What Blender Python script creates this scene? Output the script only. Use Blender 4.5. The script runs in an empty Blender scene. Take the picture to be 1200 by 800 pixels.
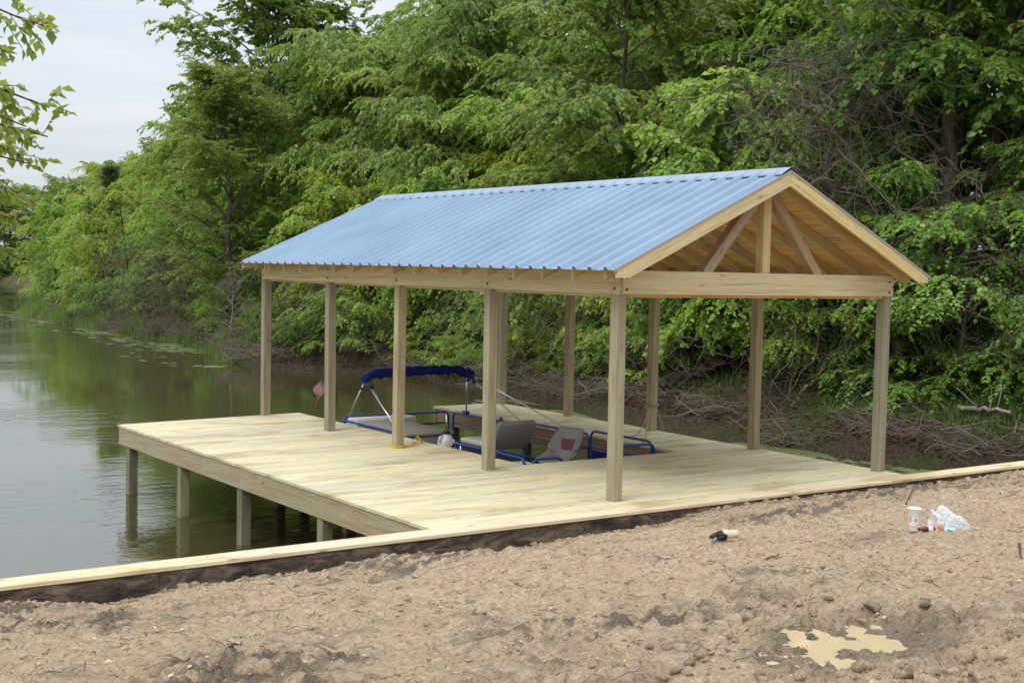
import bpy, math, random
import numpy as np
from mathutils import Matrix, Vector

random.seed(7)
scene = bpy.context.scene
COL = scene.collection
R = math.radians

# ------------------------------------------------------------------ camera
CAM = np.array([-9.829, -12.127, 2.7101])
YAW, PIT, ROL, FPX = .6023, .0541, .0208, 1560.48
FW = np.array([math.sin(YAW) * math.cos(PIT), math.cos(YAW) * math.cos(PIT), -math.sin(PIT)])
_r = np.array([math.cos(YAW), -math.sin(YAW), 0.0])
_u = np.cross(_r, FW)
RT = math.cos(ROL) * _r + math.sin(ROL) * _u
UP = -math.sin(ROL) * _r + math.cos(ROL) * _u
cd = bpy.data.cameras.new('camera')
cam = bpy.data.objects.new('camera', cd)
COL.objects.link(cam)
cd.sensor_width = 36
cd.lens = FPX / 1200 * 36
cd.clip_end = 3000
cd.clip_start = .05
M = Matrix.Identity(4)
for i in range(3):
    M[i][0], M[i][1], M[i][2], M[i][3] = RT[i], UP[i], -FW[i], CAM[i]
cam.matrix_world = M
scene.camera = cam

# ------------------------------------------------------------------ sky, sun, exposure
SUN_EL, SUN_AZ = R(52), R(-112)          # azimuth from +y towards +x: the brighter part of the cloud is to the left
w = bpy.data.worlds.new('World')
scene.world = w
w.use_nodes = True
nt = w.node_tree
nt.nodes.clear()
N = nt.nodes.new
out = N('ShaderNodeOutputWorld')
bg = N('ShaderNodeBackground')
bg.inputs['Strength'].default_value = .1
sky = N('ShaderNodeTexSky')
sky.sky_type = 'NISHITA'
sky.sun_disc = False
sky.sun_elevation = SUN_EL
sky.sun_rotation = SUN_AZ
tc = N('ShaderNodeTexCoord')
sep = N('ShaderNodeSeparateXYZ')
nt.links.new(tc.outputs['Generated'], sep.inputs[0])
# overcast dome: zenith about three times the horizon
mr = N('ShaderNodeMapRange')
mr.inputs['From Min'].default_value = 0
mr.inputs['From Max'].default_value = 1
mr.inputs['To Min'].default_value = 6.3
mr.inputs['To Max'].default_value = 18.5
nt.links.new(sep.outputs['Z'], mr.inputs['Value'])
mp = N('ShaderNodeMapping')
mp.inputs['Scale'].default_value = (1.6, 1.6, 15)
mp.inputs['Rotation'].default_value = (R(4), R(-3), 0)
nt.links.new(tc.outputs['Generated'], mp.inputs['Vector'])
nz = N('ShaderNodeTexNoise')
nz.inputs['Scale'].default_value = 1.7
nz.inputs['Detail'].default_value = 5
nz.inputs['Roughness'].default_value = .5
nt.links.new(mp.outputs[0], nz.inputs['Vector'])
rp = N('ShaderNodeValToRGB')
rp.color_ramp.elements[0].position = .3
rp.color_ramp.elements[0].color = (.84, .92, 1.03, 1)
rp.color_ramp.elements[1].position = .72
rp.color_ramp.elements[1].color = (1.12, 1.14, 1.16, 1)
nt.links.new(nz.outputs['Fac'], rp.inputs['Fac'])
vm = N('ShaderNodeVectorMath')
vm.operation = 'SCALE'
nt.links.new(rp.outputs['Color'], vm.inputs[0])
nt.links.new(mr.outputs[0], vm.inputs['Scale'])
mx = N('ShaderNodeMix')
mx.data_type = 'RGBA'
mx.inputs[0].default_value = .92
nt.links.new(sky.outputs[0], mx.inputs[6])
nt.links.new(vm.outputs[0], mx.inputs[7])
nt.links.new(mx.outputs[2], bg.inputs['Color'])
nt.links.new(bg.outputs[0], out.inputs['Surface'])

sd = bpy.data.lights.new('sun', 'SUN')
sd.energy = 1.5
sd.angle = R(25)
sd.color = (1, .96, .9)
so = bpy.data.objects.new('sun', sd)
COL.objects.link(so)
sdir = Vector((math.sin(SUN_AZ) * math.cos(SUN_EL), math.cos(SUN_AZ) * math.cos(SUN_EL), math.sin(SUN_EL)))
so.rotation_euler = sdir.to_track_quat('Z', 'Y').to_euler()
so.location = sdir * 60

scene.cycles.max_bounces = 6
scene.cycles.diffuse_bounces = 4
scene.cycles.glossy_bounces = 2
scene.cycles.transmission_bounces = 3
scene.view_settings.view_transform = 'Standard'
scene.view_settings.look = 'None'
scene.view_settings.exposure = .1
scene.view_settings.gamma = 1
scene.view_settings.use_curve_mapping = False

# ------------------------------------------------------------------ helpers
WM = {}


def ray(px, py):
    d = FW * FPX + RT * (px - 600) + UP * (400 - py)
    return d / (d @ FW)


def at_depth(px, depth):                 # ground position under a pixel column at a distance
    d = ray(px, 330)
    X = CAM + d * depth
    return X[0], X[1]


def on_z(px, py, z):
    d = ray(px, py)
    return CAM + d * ((z - CAM[2]) / d[2])


def on_x(px, py, x):
    d = ray(px, py)
    return CAM + d * ((x - CAM[0]) / d[0])


def link(o, parent=None, mw=None):
    COL.objects.link(o)
    mw = mw or Matrix.Identity(4)
    WM[o.name] = mw
    o.matrix_basis = mw
    if parent is not None:
        o.parent = parent
        o.matrix_parent_inverse = WM[parent.name].inverted()
    return o


def tag(o, label=None, cat=None, group=None, kind=None):
    if label: o['label'] = label
    if cat: o['category'] = cat
    if group: o['group'] = group
    if kind: o['kind'] = kind
    return o


def empty(name, loc, label=None, cat=None, group=None):
    o = bpy.data.objects.new(name, None)
    o.empty_display_size = .2
    link(o, None, Matrix.Translation(Vector(loc)))
    return tag(o, label, cat, group)


def np_mesh(name, V, F, smooth=False, attrs=None):
    """V (n,3), F (m,k) arrays -> mesh"""
    me = bpy.data.meshes.new(name)
    V = np.ascontiguousarray(V, dtype=np.float32)
    F = np.ascontiguousarray(F, dtype=np.int32)
    m, k = F.shape
    me.vertices.add(len(V))
    me.vertices.foreach_set('co', V.ravel())
    me.loops.add(m * k)
    me.loops.foreach_set('vertex_index', F.ravel())
    me.polygons.add(m)
    me.polygons.foreach_set('loop_start', np.arange(0, m * k, k, dtype=np.int32))
    me.polygons.foreach_set('loop_total', np.full(m, k, dtype=np.int32))
    if smooth:
        me.polygons.foreach_set('use_smooth', np.ones(m, dtype=bool))
    for nm, (dom, arr) in (attrs or {}).items():
        a = me.attributes.new(nm, 'FLOAT', dom)
        a.data.foreach_set('value', np.ascontiguousarray(arr, dtype=np.float32))
    me.update(calc_edges=True)
    return me


def obj(name, me, mat=None, parent=None, mw=None):
    o = bpy.data.objects.new(name, me)
    if mat is not None and not me.materials:
        me.materials.append(mat)
    return link(o, parent, mw)


class MB:
    def __init__(s):
        s.v, s.f, s.sm = [], [], []

    def add(s, vs, fs, smooth=False):
        b = len(s.v)
        s.v += [tuple(float(c) for c in v) for v in vs]
        for f in fs:
            s.f.append(tuple(i + b for i in f))
            s.sm.append(smooth)
        return s

    def box(s, lo, hi, ch=0, rot=None, piv=None):
        x0, y0, z0 = lo
        x1, y1, z1 = hi
        vs = [(x0, y0, z0), (x1, y0, z0), (x1, y1, z0), (x0, y1, z0), (x0, y0, z1), (x1, y0, z1), (x1, y1, z1), (x0, y1, z1)]
        fs = [(3, 2, 1, 0), (4, 5, 6, 7), (0, 1, 5, 4), (1, 2, 6, 5), (2, 3, 7, 6), (3, 0, 4, 7)]
        if rot is not None:
            p = Vector(piv or ((x0 + x1) / 2, (y0 + y1) / 2, (z0 + z1) / 2))
            vs = [tuple(p + rot @ (Vector(v) - p)) for v in vs]
        return s.add(vs, fs)

    def rbox(s, lo, hi, r, n=3):
        """rounded box through a superellipsoid-like grid: cushion"""
        lo, hi = np.array(lo, float), np.array(hi, float)
        c, h = (lo + hi) / 2, (hi - lo) / 2
        r = min(r, *(h * .98))
        inner = h - r
        vs, fs = [], []
        U, Vn = 16, 10
        for j in range(Vn + 1):
            ph = -math.pi / 2 + math.pi * j / Vn
            for i in range(U):
                th = 2 * math.pi * (i + .5) / U
                d = np.array([math.cos(ph) * math.cos(th), math.cos(ph) * math.sin(th), math.sin(ph)])
                p = c + np.sign(np.round(d, 6)) * inner + d * r
                vs.append(p)
        for j in range(Vn):
            for i in range(U):
                a, b = j * U + i, j * U + (i + 1) % U
                fs.append((a, b, b + U, a + U))
        fs.append(tuple(range(U - 1, -1, -1)))
        fs.append(tuple(range(Vn * U, Vn * U + U)))
        return s.add(vs, fs, True)

    def tube(s, pts, rad, n=8, caps=True, smooth=True, closed=False):
        pts = [Vector(p) for p in pts]
        k = len(pts)
        rad = [rad] * k if not hasattr(rad, '__len__') else rad
        vs, fs = [], []
        up = None
        for i in range(k):
            if closed:
                t = (pts[(i + 1) % k] - pts[i - 1]).normalized()
            else:
                t = (pts[min(i + 1, k - 1)] - pts[max(i - 1, 0)]).normalized()
            if up is None:
                up = Vector((0, 0, 1)) if abs(t.z) < .9 else Vector((1, 0, 0))
            a = t.cross(up).normalized()
            b = a.cross(t).normalized()
            up = b
            for j in range(n):
                q = 2 * math.pi * j / n
                vs.append(pts[i] + (a * math.cos(q) + b * math.sin(q)) * rad[i])
        for i in range(k if closed else k - 1):
            for j in range(n):
                i2 = (i + 1) % k
                fs.append((i * n + j, i * n + (j + 1) % n, i2 * n + (j + 1) % n, i2 * n + j))
        s.add(vs, fs, smooth)
        if caps and not closed:
            b = len(s.v) - len(vs)
            s.f.append(tuple(b + j for j in range(n - 1, -1, -1))); s.sm.append(False)
            s.f.append(tuple(b + (k - 1) * n + j for j in range(n))); s.sm.append(False)
        return s

    def lathe(s, prof, n=20, c=(0, 0, 0), mat=None):
        vs, fs = [], []
        for (r, z) in prof:
            for j in range(n):
                q = 2 * math.pi * j / n
                v = Vector((r * math.cos(q), r * math.sin(q), z))
                if mat: v = mat @ v
                vs.append(v + Vector(c))
        for i in range(len(prof) - 1):
            for j in range(n):
                fs.append((i * n + j, i * n + (j + 1) % n, (i + 1) * n + (j + 1) % n, (i + 1) * n + j))
        fs.append(tuple(range(n - 1, -1, -1)))
        fs.append(tuple((len(prof) - 1) * n + j for j in range(n)))
        return s.add(vs, fs, True)

    def build(s, name, mat, parent=None, mw=None):
        me = bpy.data.meshes.new(name)
        if mw is not None:
            inv = mw.inverted()
            vs = [tuple(inv @ Vector(v)) for v in s.v]
        else:
            vs = s.v
        me.from_pydata(vs, [], s.f)
        me.polygons.foreach_set('use_smooth', s.sm)
        me.update()
        return obj(name, me, mat, parent, mw)


def board(name, a, b, w, h, mat, parent=None, up=(0, 0, 1), ch=.004, cutA=None, cutB=None):
    """timber from a to b (centre line), w across, h along 'up'; local X runs along the grain; chamfered edges"""
    a, b = Vector(a), Vector(b)
    x = (b - a).normalized()
    L = (b - a).length
    u = Vector(up)
    y = u.cross(x).normalized()
    z = x.cross(y)
    hw, hh = w / 2, h / 2
    prof = [(-hw + ch, -hh), (hw - ch, -hh), (hw, -hh + ch), (hw, hh - ch), (hw - ch, hh), (-hw + ch, hh), (-hw, hh - ch), (-hw, -hh + ch)]
    # cutA / cutB: slope dx per unit of z (plumb or level cuts on rafters)
    vs = [((cutA or 0) * q[1], q[0], q[1]) for q in prof] + [(L + (cutB or 0) * q[1], q[0], q[1]) for q in prof]
    fs = [tuple(range(7, -1, -1)), tuple(range(8, 16))] + [(i, (i + 1) % 8, 8 + (i + 1) % 8, 8 + i) for i in range(8)]
    me = bpy.data.meshes.new(name)
    me.from_pydata(vs, [], fs)
    mw = Matrix(((x.x, y.x, z.x, a.x), (x.y, y.y, z.y, a.y), (x.z, y.z, z.z, a.z), (0, 0, 0, 1)))
    return obj(name, me, mat, parent, mw)


# ------------------------------------------------------------------ noise in numpy
def vnoise(x, y, seed=0.0):
    xi, yi = np.floor(x), np.floor(y)
    xf, yf = x - xi, y - yi
    u, v = xf * xf * (3 - 2 * xf), yf * yf * (3 - 2 * yf)

    def h(a, b):
        q = np.sin(a * 127.1 + b * 311.7 + seed * 74.7) * 43758.5453
        return q - np.floor(q)
    return (h(xi, yi) * (1 - u) + h(xi + 1, yi) * u) * (1 - v) + (h(xi, yi + 1) * (1 - u) + h(xi + 1, yi + 1) * u) * v


def fbm(x, y, o=4, seed=0.0):
    s, a, t = 0, .5, 0
    for i in range(o):
        s = s + a * vnoise(x, y, seed + i * 3.1)
        t += a
        x, y, a = x * 2.03 + 1.7, y * 2.03 - 2.3, a * .5
    return s / t


# ------------------------------------------------------------------ materials
def new_mat(name):
    m = bpy.data.materials.new(name)
    m.use_nodes = True
    t = m.node_tree
    b = t.nodes['Principled BSDF']
    return m, t, b


def mk(t, kind, **kw):
    n = t.nodes.new(kind)
    for k, v in kw.items():
        if k in n.inputs:
            n.inputs[k].default_value = v
        else:
            setattr(n, k, v)
    return n


def ramp(t, fac, stops):
    r = t.nodes.new('ShaderNodeValToRGB')
    els = r.color_ramp.elements
    while len(els) < len(stops):
        els.new(.5)
    for e, (p, c) in zip(els, stops):
        e.position = p
        e.color = (*c, 1) if len(c) == 3 else c
    t.links.new(fac, r.inputs['Fac'])
    return r.outputs['Color']


def mixc(t, fac, a, b, mode='MIX'):
    n = t.nodes.new('ShaderNodeMix')
    n.data_type = 'RGBA'
    n.blend_type = mode
    for sock, val in ((n.inputs[0], fac), (n.inputs[6], a), (n.inputs[7], b)):
        if hasattr(val, 'links') or isinstance(val, bpy.types.NodeSocket):
            t.links.new(val, sock)
        elif isinstance(val, (int, float)):
            sock.default_value = val
        else:
            sock.default_value = (*val, 1)
    return n.outputs[2]


def math_n(t, op, a, b=None, c=None):
    n = t.nodes.new('ShaderNodeMath')
    n.operation = op
    for i, v in enumerate((a, b, c)):
        if v is None: continue
        if isinstance(v, bpy.types.NodeSocket): t.links.new(v, n.inputs[i])
        else: n.inputs[i].default_value = v
    return n.outputs[0]


def noise(t, vec, scale, detail=3, rough=.5, dist=0):
    n = mk(t, 'ShaderNodeTexNoise', Scale=scale, Detail=detail, Roughness=rough, Distortion=dist)
    if vec is not None: t.links.new(vec, n.inputs['Vector'])
    return n.outputs['Fac']


def mapping(t, vec, scale=(1, 1, 1), loc=(0, 0, 0), rot=(0, 0, 0)):
    n = mk(t, 'ShaderNodeMapping', Scale=scale, Location=loc, Rotation=rot)
    t.links.new(vec, n.inputs['Vector'])
    return n.outputs[0]


def bump(t, b, h, strength=.3, dist=.01, normal=None):
    n = mk(t, 'ShaderNodeBump', Strength=strength, Distance=dist)
    t.links.new(h, n.inputs['Height'])
    if normal is not None: t.links.new(normal, n.inputs['Normal'])
    t.links.new(n.outputs[0], b.inputs['Normal'])
    return n.outputs[0]


def wood(name, light, mid, dark, green=0.0, stain=0.0, rough=.75, vary=.22, warm=(.42, .25, .12), coarse=1.0):
    """sawn pine: grain along local X, knots, tint per piece"""
    m, t, b = new_mat(name)
    tcn = mk(t, 'ShaderNodeTexCoord')
    oi = mk(t, 'ShaderNodeObjectInfo')
    off = mk(t, 'ShaderNodeVectorMath', operation='MULTIPLY_ADD')
    comb = mk(t, 'ShaderNodeCombineXYZ')
    for i in range(3): t.links.new(oi.outputs['Random'], comb.inputs[i])
    t.links.new(comb.outputs[0], off.inputs[0])
    off.inputs[1].default_value = (91, 37, 53)
    t.links.new(tcn.outputs['Object'], off.inputs[2])
    P = off.outputs[0]
    warp = noise(t, mapping(t, P, (.7, 3, 3)), 1.6, 2)
    g1 = noise(t, mapping(t, P, (.55 * coarse, 14 * coarse, 14 * coarse)), 2.2, 4, .6, .6)
    g2 = noise(t, mapping(t, P, (2.5, 90, 90)), 2.0, 3, .6)
    g3 = noise(t, mapping(t, P, (.5, 2.0, 2.0)), 1.4, 2)
    c = ramp(t, g1, [(.30, dark), (.47, mid), (.62, light), (.8, mid)])
    c = mixc(t, math_n(t, 'MULTIPLY', g2, .22), c, dark)
    c = mixc(t, ramp(t, g3, [(.50, (0, 0, 0)), (.75, (.42, .42, .42))]), c, warm)
    if green:
        gg = noise(t, mapping(t, P, (.8, 3, 3), (7, 3, 1)), 1.3, 2)
        c = mixc(t, math_n(t, 'MULTIPLY', ramp(t, gg, [(.4, (0, 0, 0)), (.65, (1, 1, 1))]), green), c, (.36, .40, .24))
    # knots
    v = mk(t, 'ShaderNodeTexVoronoi', Scale=1.0, feature='F1')
    t.links.new(mapping(t, P, (2.1, 7.5, 7.5)), v.inputs['Vector'])
    kn = ramp(t, v.outputs['Distance'], [(.06, (1, 1, 1)), (.11, (.35, .35, .35)), (.2, (0, 0, 0))])
    v2 = mk(t, 'ShaderNodeSeparateColor')
    t.links.new(v.outputs['Color'], v2.inputs[0])
    kmask = math_n(t, 'MULTIPLY', kn, math_n(t, 'GREATER_THAN', v2.outputs[0], .55))
    chk = noise(t, mapping(t, P, (.9, 11, 11), (3, 5, 9)), 1.7, 5, .6, 1.0)
    c = mixc(t, math_n(t, 'MULTIPLY', ramp(t, chk, [(.485, (0, 0, 0)), (.5, (1, 1, 1)), (.515, (0, 0, 0))]), .28), c, (.20, .13, .065))
    c = mixc(t, math_n(t, 'MULTIPLY', kmask, .8), c, (.17, .09, .04))
    # per piece value
    val = mk(t, 'ShaderNodeHueSaturation')
    t.links.new(c, val.inputs['Color'])
    t.links.new(math_n(t, 'MULTIPLY_ADD', oi.outputs['Random'], 2 * vary, 1 - vary), val.inputs['Value'])
    t.links.new(math_n(t, 'MULTIPLY_ADD', oi.outputs['Random'], .35, .82), val.inputs['Saturation'])
    c = val.outputs[0]
    if stain:
        geo = mk(t, 'ShaderNodeNewGeometry')
        st = noise(t, mapping(t, geo.outputs['Position'], (.55, 1.6, 1)), 1.1, 4, .62, .4)
        c = mixc(t, math_n(t, 'MULTIPLY', ramp(t, st, [(.53, (0, 0, 0)), (.64, (1, 1, 1))]), stain), c, (.30, .19, .07))
    t.links.new(c, b.inputs['Base Color'])
    b.inputs['Roughness'].default_value = rough
    b.inputs['Specular IOR Level'].default_value = .25
    bump(t, b, math_n(t, 'ADD', g1, math_n(t, 'MULTIPLY', g2, .5)), .25, .004)
    return m


def plain(name, col, rough=.5, metal=0.0, nscale=0, namt=.15, spec=.5, bmp=0, bscale=40):
    m, t, b = new_mat(name)
    b.inputs['Roughness'].default_value = rough
    b.inputs['Metallic'].default_value = metal
    b.inputs['Specular IOR Level'].default_value = spec
    tcn = mk(t, 'ShaderNodeTexCoord')
    n1 = noise(t, tcn.outputs['Object'], nscale or 8, 4, .6)
    c = mixc(t, n1, tuple(x * (1 - namt) for x in col), tuple(min(1, x * (1 + namt)) for x in col))
    t.links.new(c, b.inputs['Base Color'])
    if bmp:
        bump(t, b, noise(t, tcn.outputs['Object'], bscale, 4, .6), bmp, .01)
    return m


MAT = {}
MAT['deck'] = wood('deck_pine', (.71, .65, .46), (.63, .57, .38), (.50, .43, .27), green=.2, stain=.5, vary=.13, warm=(.66, .52, .31))
MAT['cap'] = wood('cap_pine', (.76, .68, .49), (.70, .60, .41), (.54, .42, .25), stain=.5, vary=.05, warm=(.60, .42, .22))
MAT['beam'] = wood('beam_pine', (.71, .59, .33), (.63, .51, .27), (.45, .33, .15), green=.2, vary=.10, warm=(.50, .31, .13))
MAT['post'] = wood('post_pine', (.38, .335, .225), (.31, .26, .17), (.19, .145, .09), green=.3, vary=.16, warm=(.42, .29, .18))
MAT['rafter'] = wood('rafter_pine', (.62, .50, .29), (.54, .42, .23), (.37, .25, .12), green=.15, vary=.15, warm=(.45, .25, .10))
MAT['lath'] = wood('lath_pine', (.76, .53, .28), (.68, .45, .21), (.42, .25, .10), vary=.18, warm=(.58, .32, .12))
MAT['brace'] = wood('brace_pine', (.44, .33, .21), (.37, .27, .165), (.25, .165, .09), vary=.08, warm=(.36, .22, .12))
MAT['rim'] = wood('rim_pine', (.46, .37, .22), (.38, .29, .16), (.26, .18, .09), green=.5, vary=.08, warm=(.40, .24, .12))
MAT['slip'] = wood('shaded_slip_pine', (.34, .25, .14), (.27, .19, .10), (.17, .11, .055), vary=.08, warm=(.25, .14, .07))  # brown rim boards, darkened further for the shade inside the boat slip
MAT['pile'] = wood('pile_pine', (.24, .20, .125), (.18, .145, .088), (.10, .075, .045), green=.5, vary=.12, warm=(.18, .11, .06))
MAT['alu'] = plain('aluminium', (.72, .73, .75), .3, 1.0, 20, .06)
MAT['blue_rail'] = plain('blue_rail_paint', (.012, .055, .26), .35, 0, 14, .2)
MAT['blue_cloth'] = plain('blue_canvas', (.010, .022, .17), .85, 0, 30, .3, .2, .5, 60)
MAT['grey_vinyl'] = plain('grey_vinyl', (.27, .255, .235), .5, 0, 12, .12, .4, .25, 50)
MAT['pale_vinyl'] = plain('pale_vinyl', (.60, .58, .54), .5, 0, 12, .12, .4, .25, 50)
MAT['maroon'] = plain('maroon_vinyl', (.13, .022, .03), .5, 0, 20, .2)
MAT['black'] = plain('black_plastic', (.015, .015, .016), .5, 0, 20, .2)
MAT['white_plastic'] = plain('white_plastic', (.72, .71, .67), .4, 0, 12, .06)
MAT['foam'] = plain('white_foam', (.80, .79, .76), .75, 0, 60, .04, .3, .1, 300)
MAT['carpet'] = plain('boat_carpet', (.05, .05, .06), .95, 0, 80, .3, .1, .4, 300)
MAT['yellow_rope'] = plain('yellow_rope', (.62, .42, .03), .75, 0, 90, .3, .2)
MAT['grey_rope'] = plain('grey_rope', (.36, .32, .23), .85, 0, 90, .3, .2)
MAT['pink'] = plain('pink_print', (.75, .06, .25), .6)
MAT['purple'] = plain('purple_print', (.16, .10, .42), .6)
MAT['yellow'] = plain('yellow_print', (.8, .6, .1), .6)
MAT['orange'] = plain('orange_paper', (.8, .28, .10), .7)
MAT['pale_blue'] = plain('pale_blue_paper', (.42, .62, .70), .7)
MAT['bottle'] = plain('dark_red_bottle', (.10, .012, .008), .12, 0, 12, .3)
MAT['glove_black'] = plain('black_rubber', (.012, .012, .014), .55, 0, 40, .3, .4, .4, 120)
MAT['glove_cream'] = plain('cream_knit', (.62, .56, .42), .9, 0, 60, .15, .2, .4, 200)
MAT['twig'] = plain('twig_bark', (.10, .072, .048), .9, 0, 20, .4, .2)
MAT['stick'] = plain('grey_stick', (.17, .14, .11), .9, 0, 9, .5, .2)
MAT['vine'] = plain('grey_vine_bark', (.13, .108, .085), .9, 0, 3, .5, .2)

MAT['bolt'] = plain('bolt_steel', (.06, .055, .05), .6, .5)
MAT['screw'] = plain('screw_head', (.30, .36, .42), .5, .6)


def bark_mat(name, a, c):
    m, t, b = new_mat(name)
    tcn = mk(t, 'ShaderNodeTexCoord')
    n1 = noise(t, mapping(t, tcn.outputs['Object'], (9, 9, 1.6)), 1.5, 5, .65, .3)
    n2 = noise(t, tcn.outputs['Object'], .7, 3)
    col = ramp(t, n1, [(.35, a), (.65, c)])
    col = mixc(t, ramp(t, n2, [(.55, (0, 0, 0)), (.7, (.5, .5, .5))]), col, (.16, .17, .10))
    t.links.new(col, b.inputs['Base Color'])
    b.inputs['Roughness'].default_value = .95
    b.inputs['Specular IOR Level'].default_value = .1
    bump(t, b, n1, .7, .03)
    return m


def fabric_mat():
    m, t, b = new_mat('black_silt_fabric')
    geo = mk(t, 'ShaderNodeNewGeometry')
    P = geo.outputs['Position']
    n1 = noise(t, mapping(t, P, (1.2, 1.2, 3.5)), 2.2, 6, .7, .8)
    n2 = noise(t, mapping(t, P, (9, 9, 1.2)), 2.0, 4, .65, .4)
    n3 = noise(t, P, 40, 4, .7)
    c = ramp(t, n1, [(.34, (.022, .019, .017)), (.47, (.06, .046, .036)), (.60, (.17, .125, .088)), (.72, (.26, .19, .135))])
    c = mixc(t, ramp(t, n2, [(.55, (0, 0, 0)), (.72, (.5, .5, .5))]), c, (.13, .10, .075))
    c = mixc(t, ramp(t, n3, [(.55, (0, 0, 0)), (.68, (.4, .4, .4))]), c, (.015, .013, .012))
    t.links.new(c, b.inputs['Base Color'])
    b.inputs['Roughness'].default_value = .8
    b.inputs['Specular IOR Level'].default_value = .25
    bump(t, b, math_n(t, 'ADD', n2, math_n(t, 'MULTIPLY', n1, .6)), .7, .03)
    return m


MAT['fabric'] = fabric_mat()
MAT['bark'] = bark_mat('tree_bark', (.045, .036, .028), (.14, .12, .098))
MAT['pale_bark'] = bark_mat('pale_bark', (.17, .155, .135), (.40, .38, .34))


def leaf_mat(name):
    m, t, b = new_mat(name)
    oi = mk(t, 'ShaderNodeObjectInfo')
    at = mk(t, 'ShaderNodeAttribute', attribute_name='tint')
    hs = mk(t, 'ShaderNodeHueSaturation')
    t.links.new(oi.outputs['Color'], hs.inputs['Color'])
    t.links.new(math_n(t, 'MULTIPLY_ADD', at.outputs['Fac'], -.04, .522), hs.inputs['Hue'])
    t.links.new(math_n(t, 'MULTIPLY_ADD', at.outputs['Fac'], .9, .55), hs.inputs['Value'])
    dif = mk(t, 'ShaderNodeBsdfPrincipled')
    t.links.new(hs.outputs[0], dif.inputs['Base Color'])
    dif.inputs['Roughness'].default_value = .42
    dif.inputs['Specular IOR Level'].default_value = .5
    tr = mk(t, 'ShaderNodeBsdfTranslucent')
    hs2 = mk(t, 'ShaderNodeHueSaturation', Value=1.35, Hue=.485)
    t.links.new(hs.outputs[0], hs2.inputs['Color'])
    t.links.new(hs2.outputs[0], tr.inputs['Color'])
    ms = mk(t, 'ShaderNodeMixShader', Fac=.45)
    t.links.new(dif.outputs[0], ms.inputs[1])
    t.links.new(tr.outputs[0], ms.inputs[2])
    t.links.new(ms.outputs[0], t.nodes['Material Output'].inputs['Surface'])
    t.nodes.remove(b)
    return m


MAT['leaf'] = leaf_mat('leaf')


def roof_mat():
    m, t, b = new_mat('blue_painted_metal')
    tcn = mk(t, 'ShaderNodeTexCoord')
    n1 = noise(t, mapping(t, tcn.outputs['Object'], (1, 1, 1)), .9, 3)
    c = mixc(t, ramp(t, n1, [(.3, (0, 0, 0)), (.7, (1, 1, 1))]), (.19, .28, .385), (.245, .35, .47))
    bump(t, b, noise(t, tcn.outputs['Object'], 1.8, 3), .12, .05)
    t.links.new(math_n(t, 'MULTIPLY_ADD', noise(t, tcn.outputs['Object'], 3, 4, .6), .22, .18), b.inputs['Roughness'])
    t.links.new(c, b.inputs['Base Color'])
    b.inputs['Metallic'].default_value = .4
    return m


MAT['roof'] = roof_mat()
MAT['roof_back'] = plain('metal_underside', (.36, .31, .29), .55, 0, 6, .1)


def water_mat():
    m, t, b = new_mat('lake_water')
    geo = mk(t, 'ShaderNodeNewGeometry')
    P = geo.outputs['Position']
    n0 = noise(t, P, .05, 3)
    c = mixc(t, n0, (.045, .043, .016), (.062, .057, .024))
    t.links.new(c, b.inputs['Base Color'])
    b.inputs['Roughness'].default_value = .03
    b.inputs['IOR'].default_value = 1.85
    b.inputs['Specular IOR Level'].default_value = .62
    # wind ripple: long low wavelets, stronger in patches
    r1 = noise(t, mapping(t, P, (.55, 1.3, 1), rot=(0, 0, R(-35))), 2.4, 3, .55, .3)
    r2 = noise(t, mapping(t, P, (1, 2.0, 1), rot=(0, 0, R(-20))), 7.0, 2, .5)
    pt = ramp(t, noise(t, mapping(t, P, (.05, .12, 1), rot=(0, 0, R(-30))), 1.2, 3), [(.40, (.12, .12, .12)), (.66, (1, 1, 1))])
    h = math_n(t, 'MULTIPLY', math_n(t, 'ADD', r1, math_n(t, 'MULTIPLY', r2, .22)), pt)
    bump(t, b, h, .22, .06)
    return m


MAT['water'] = water_mat()


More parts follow.
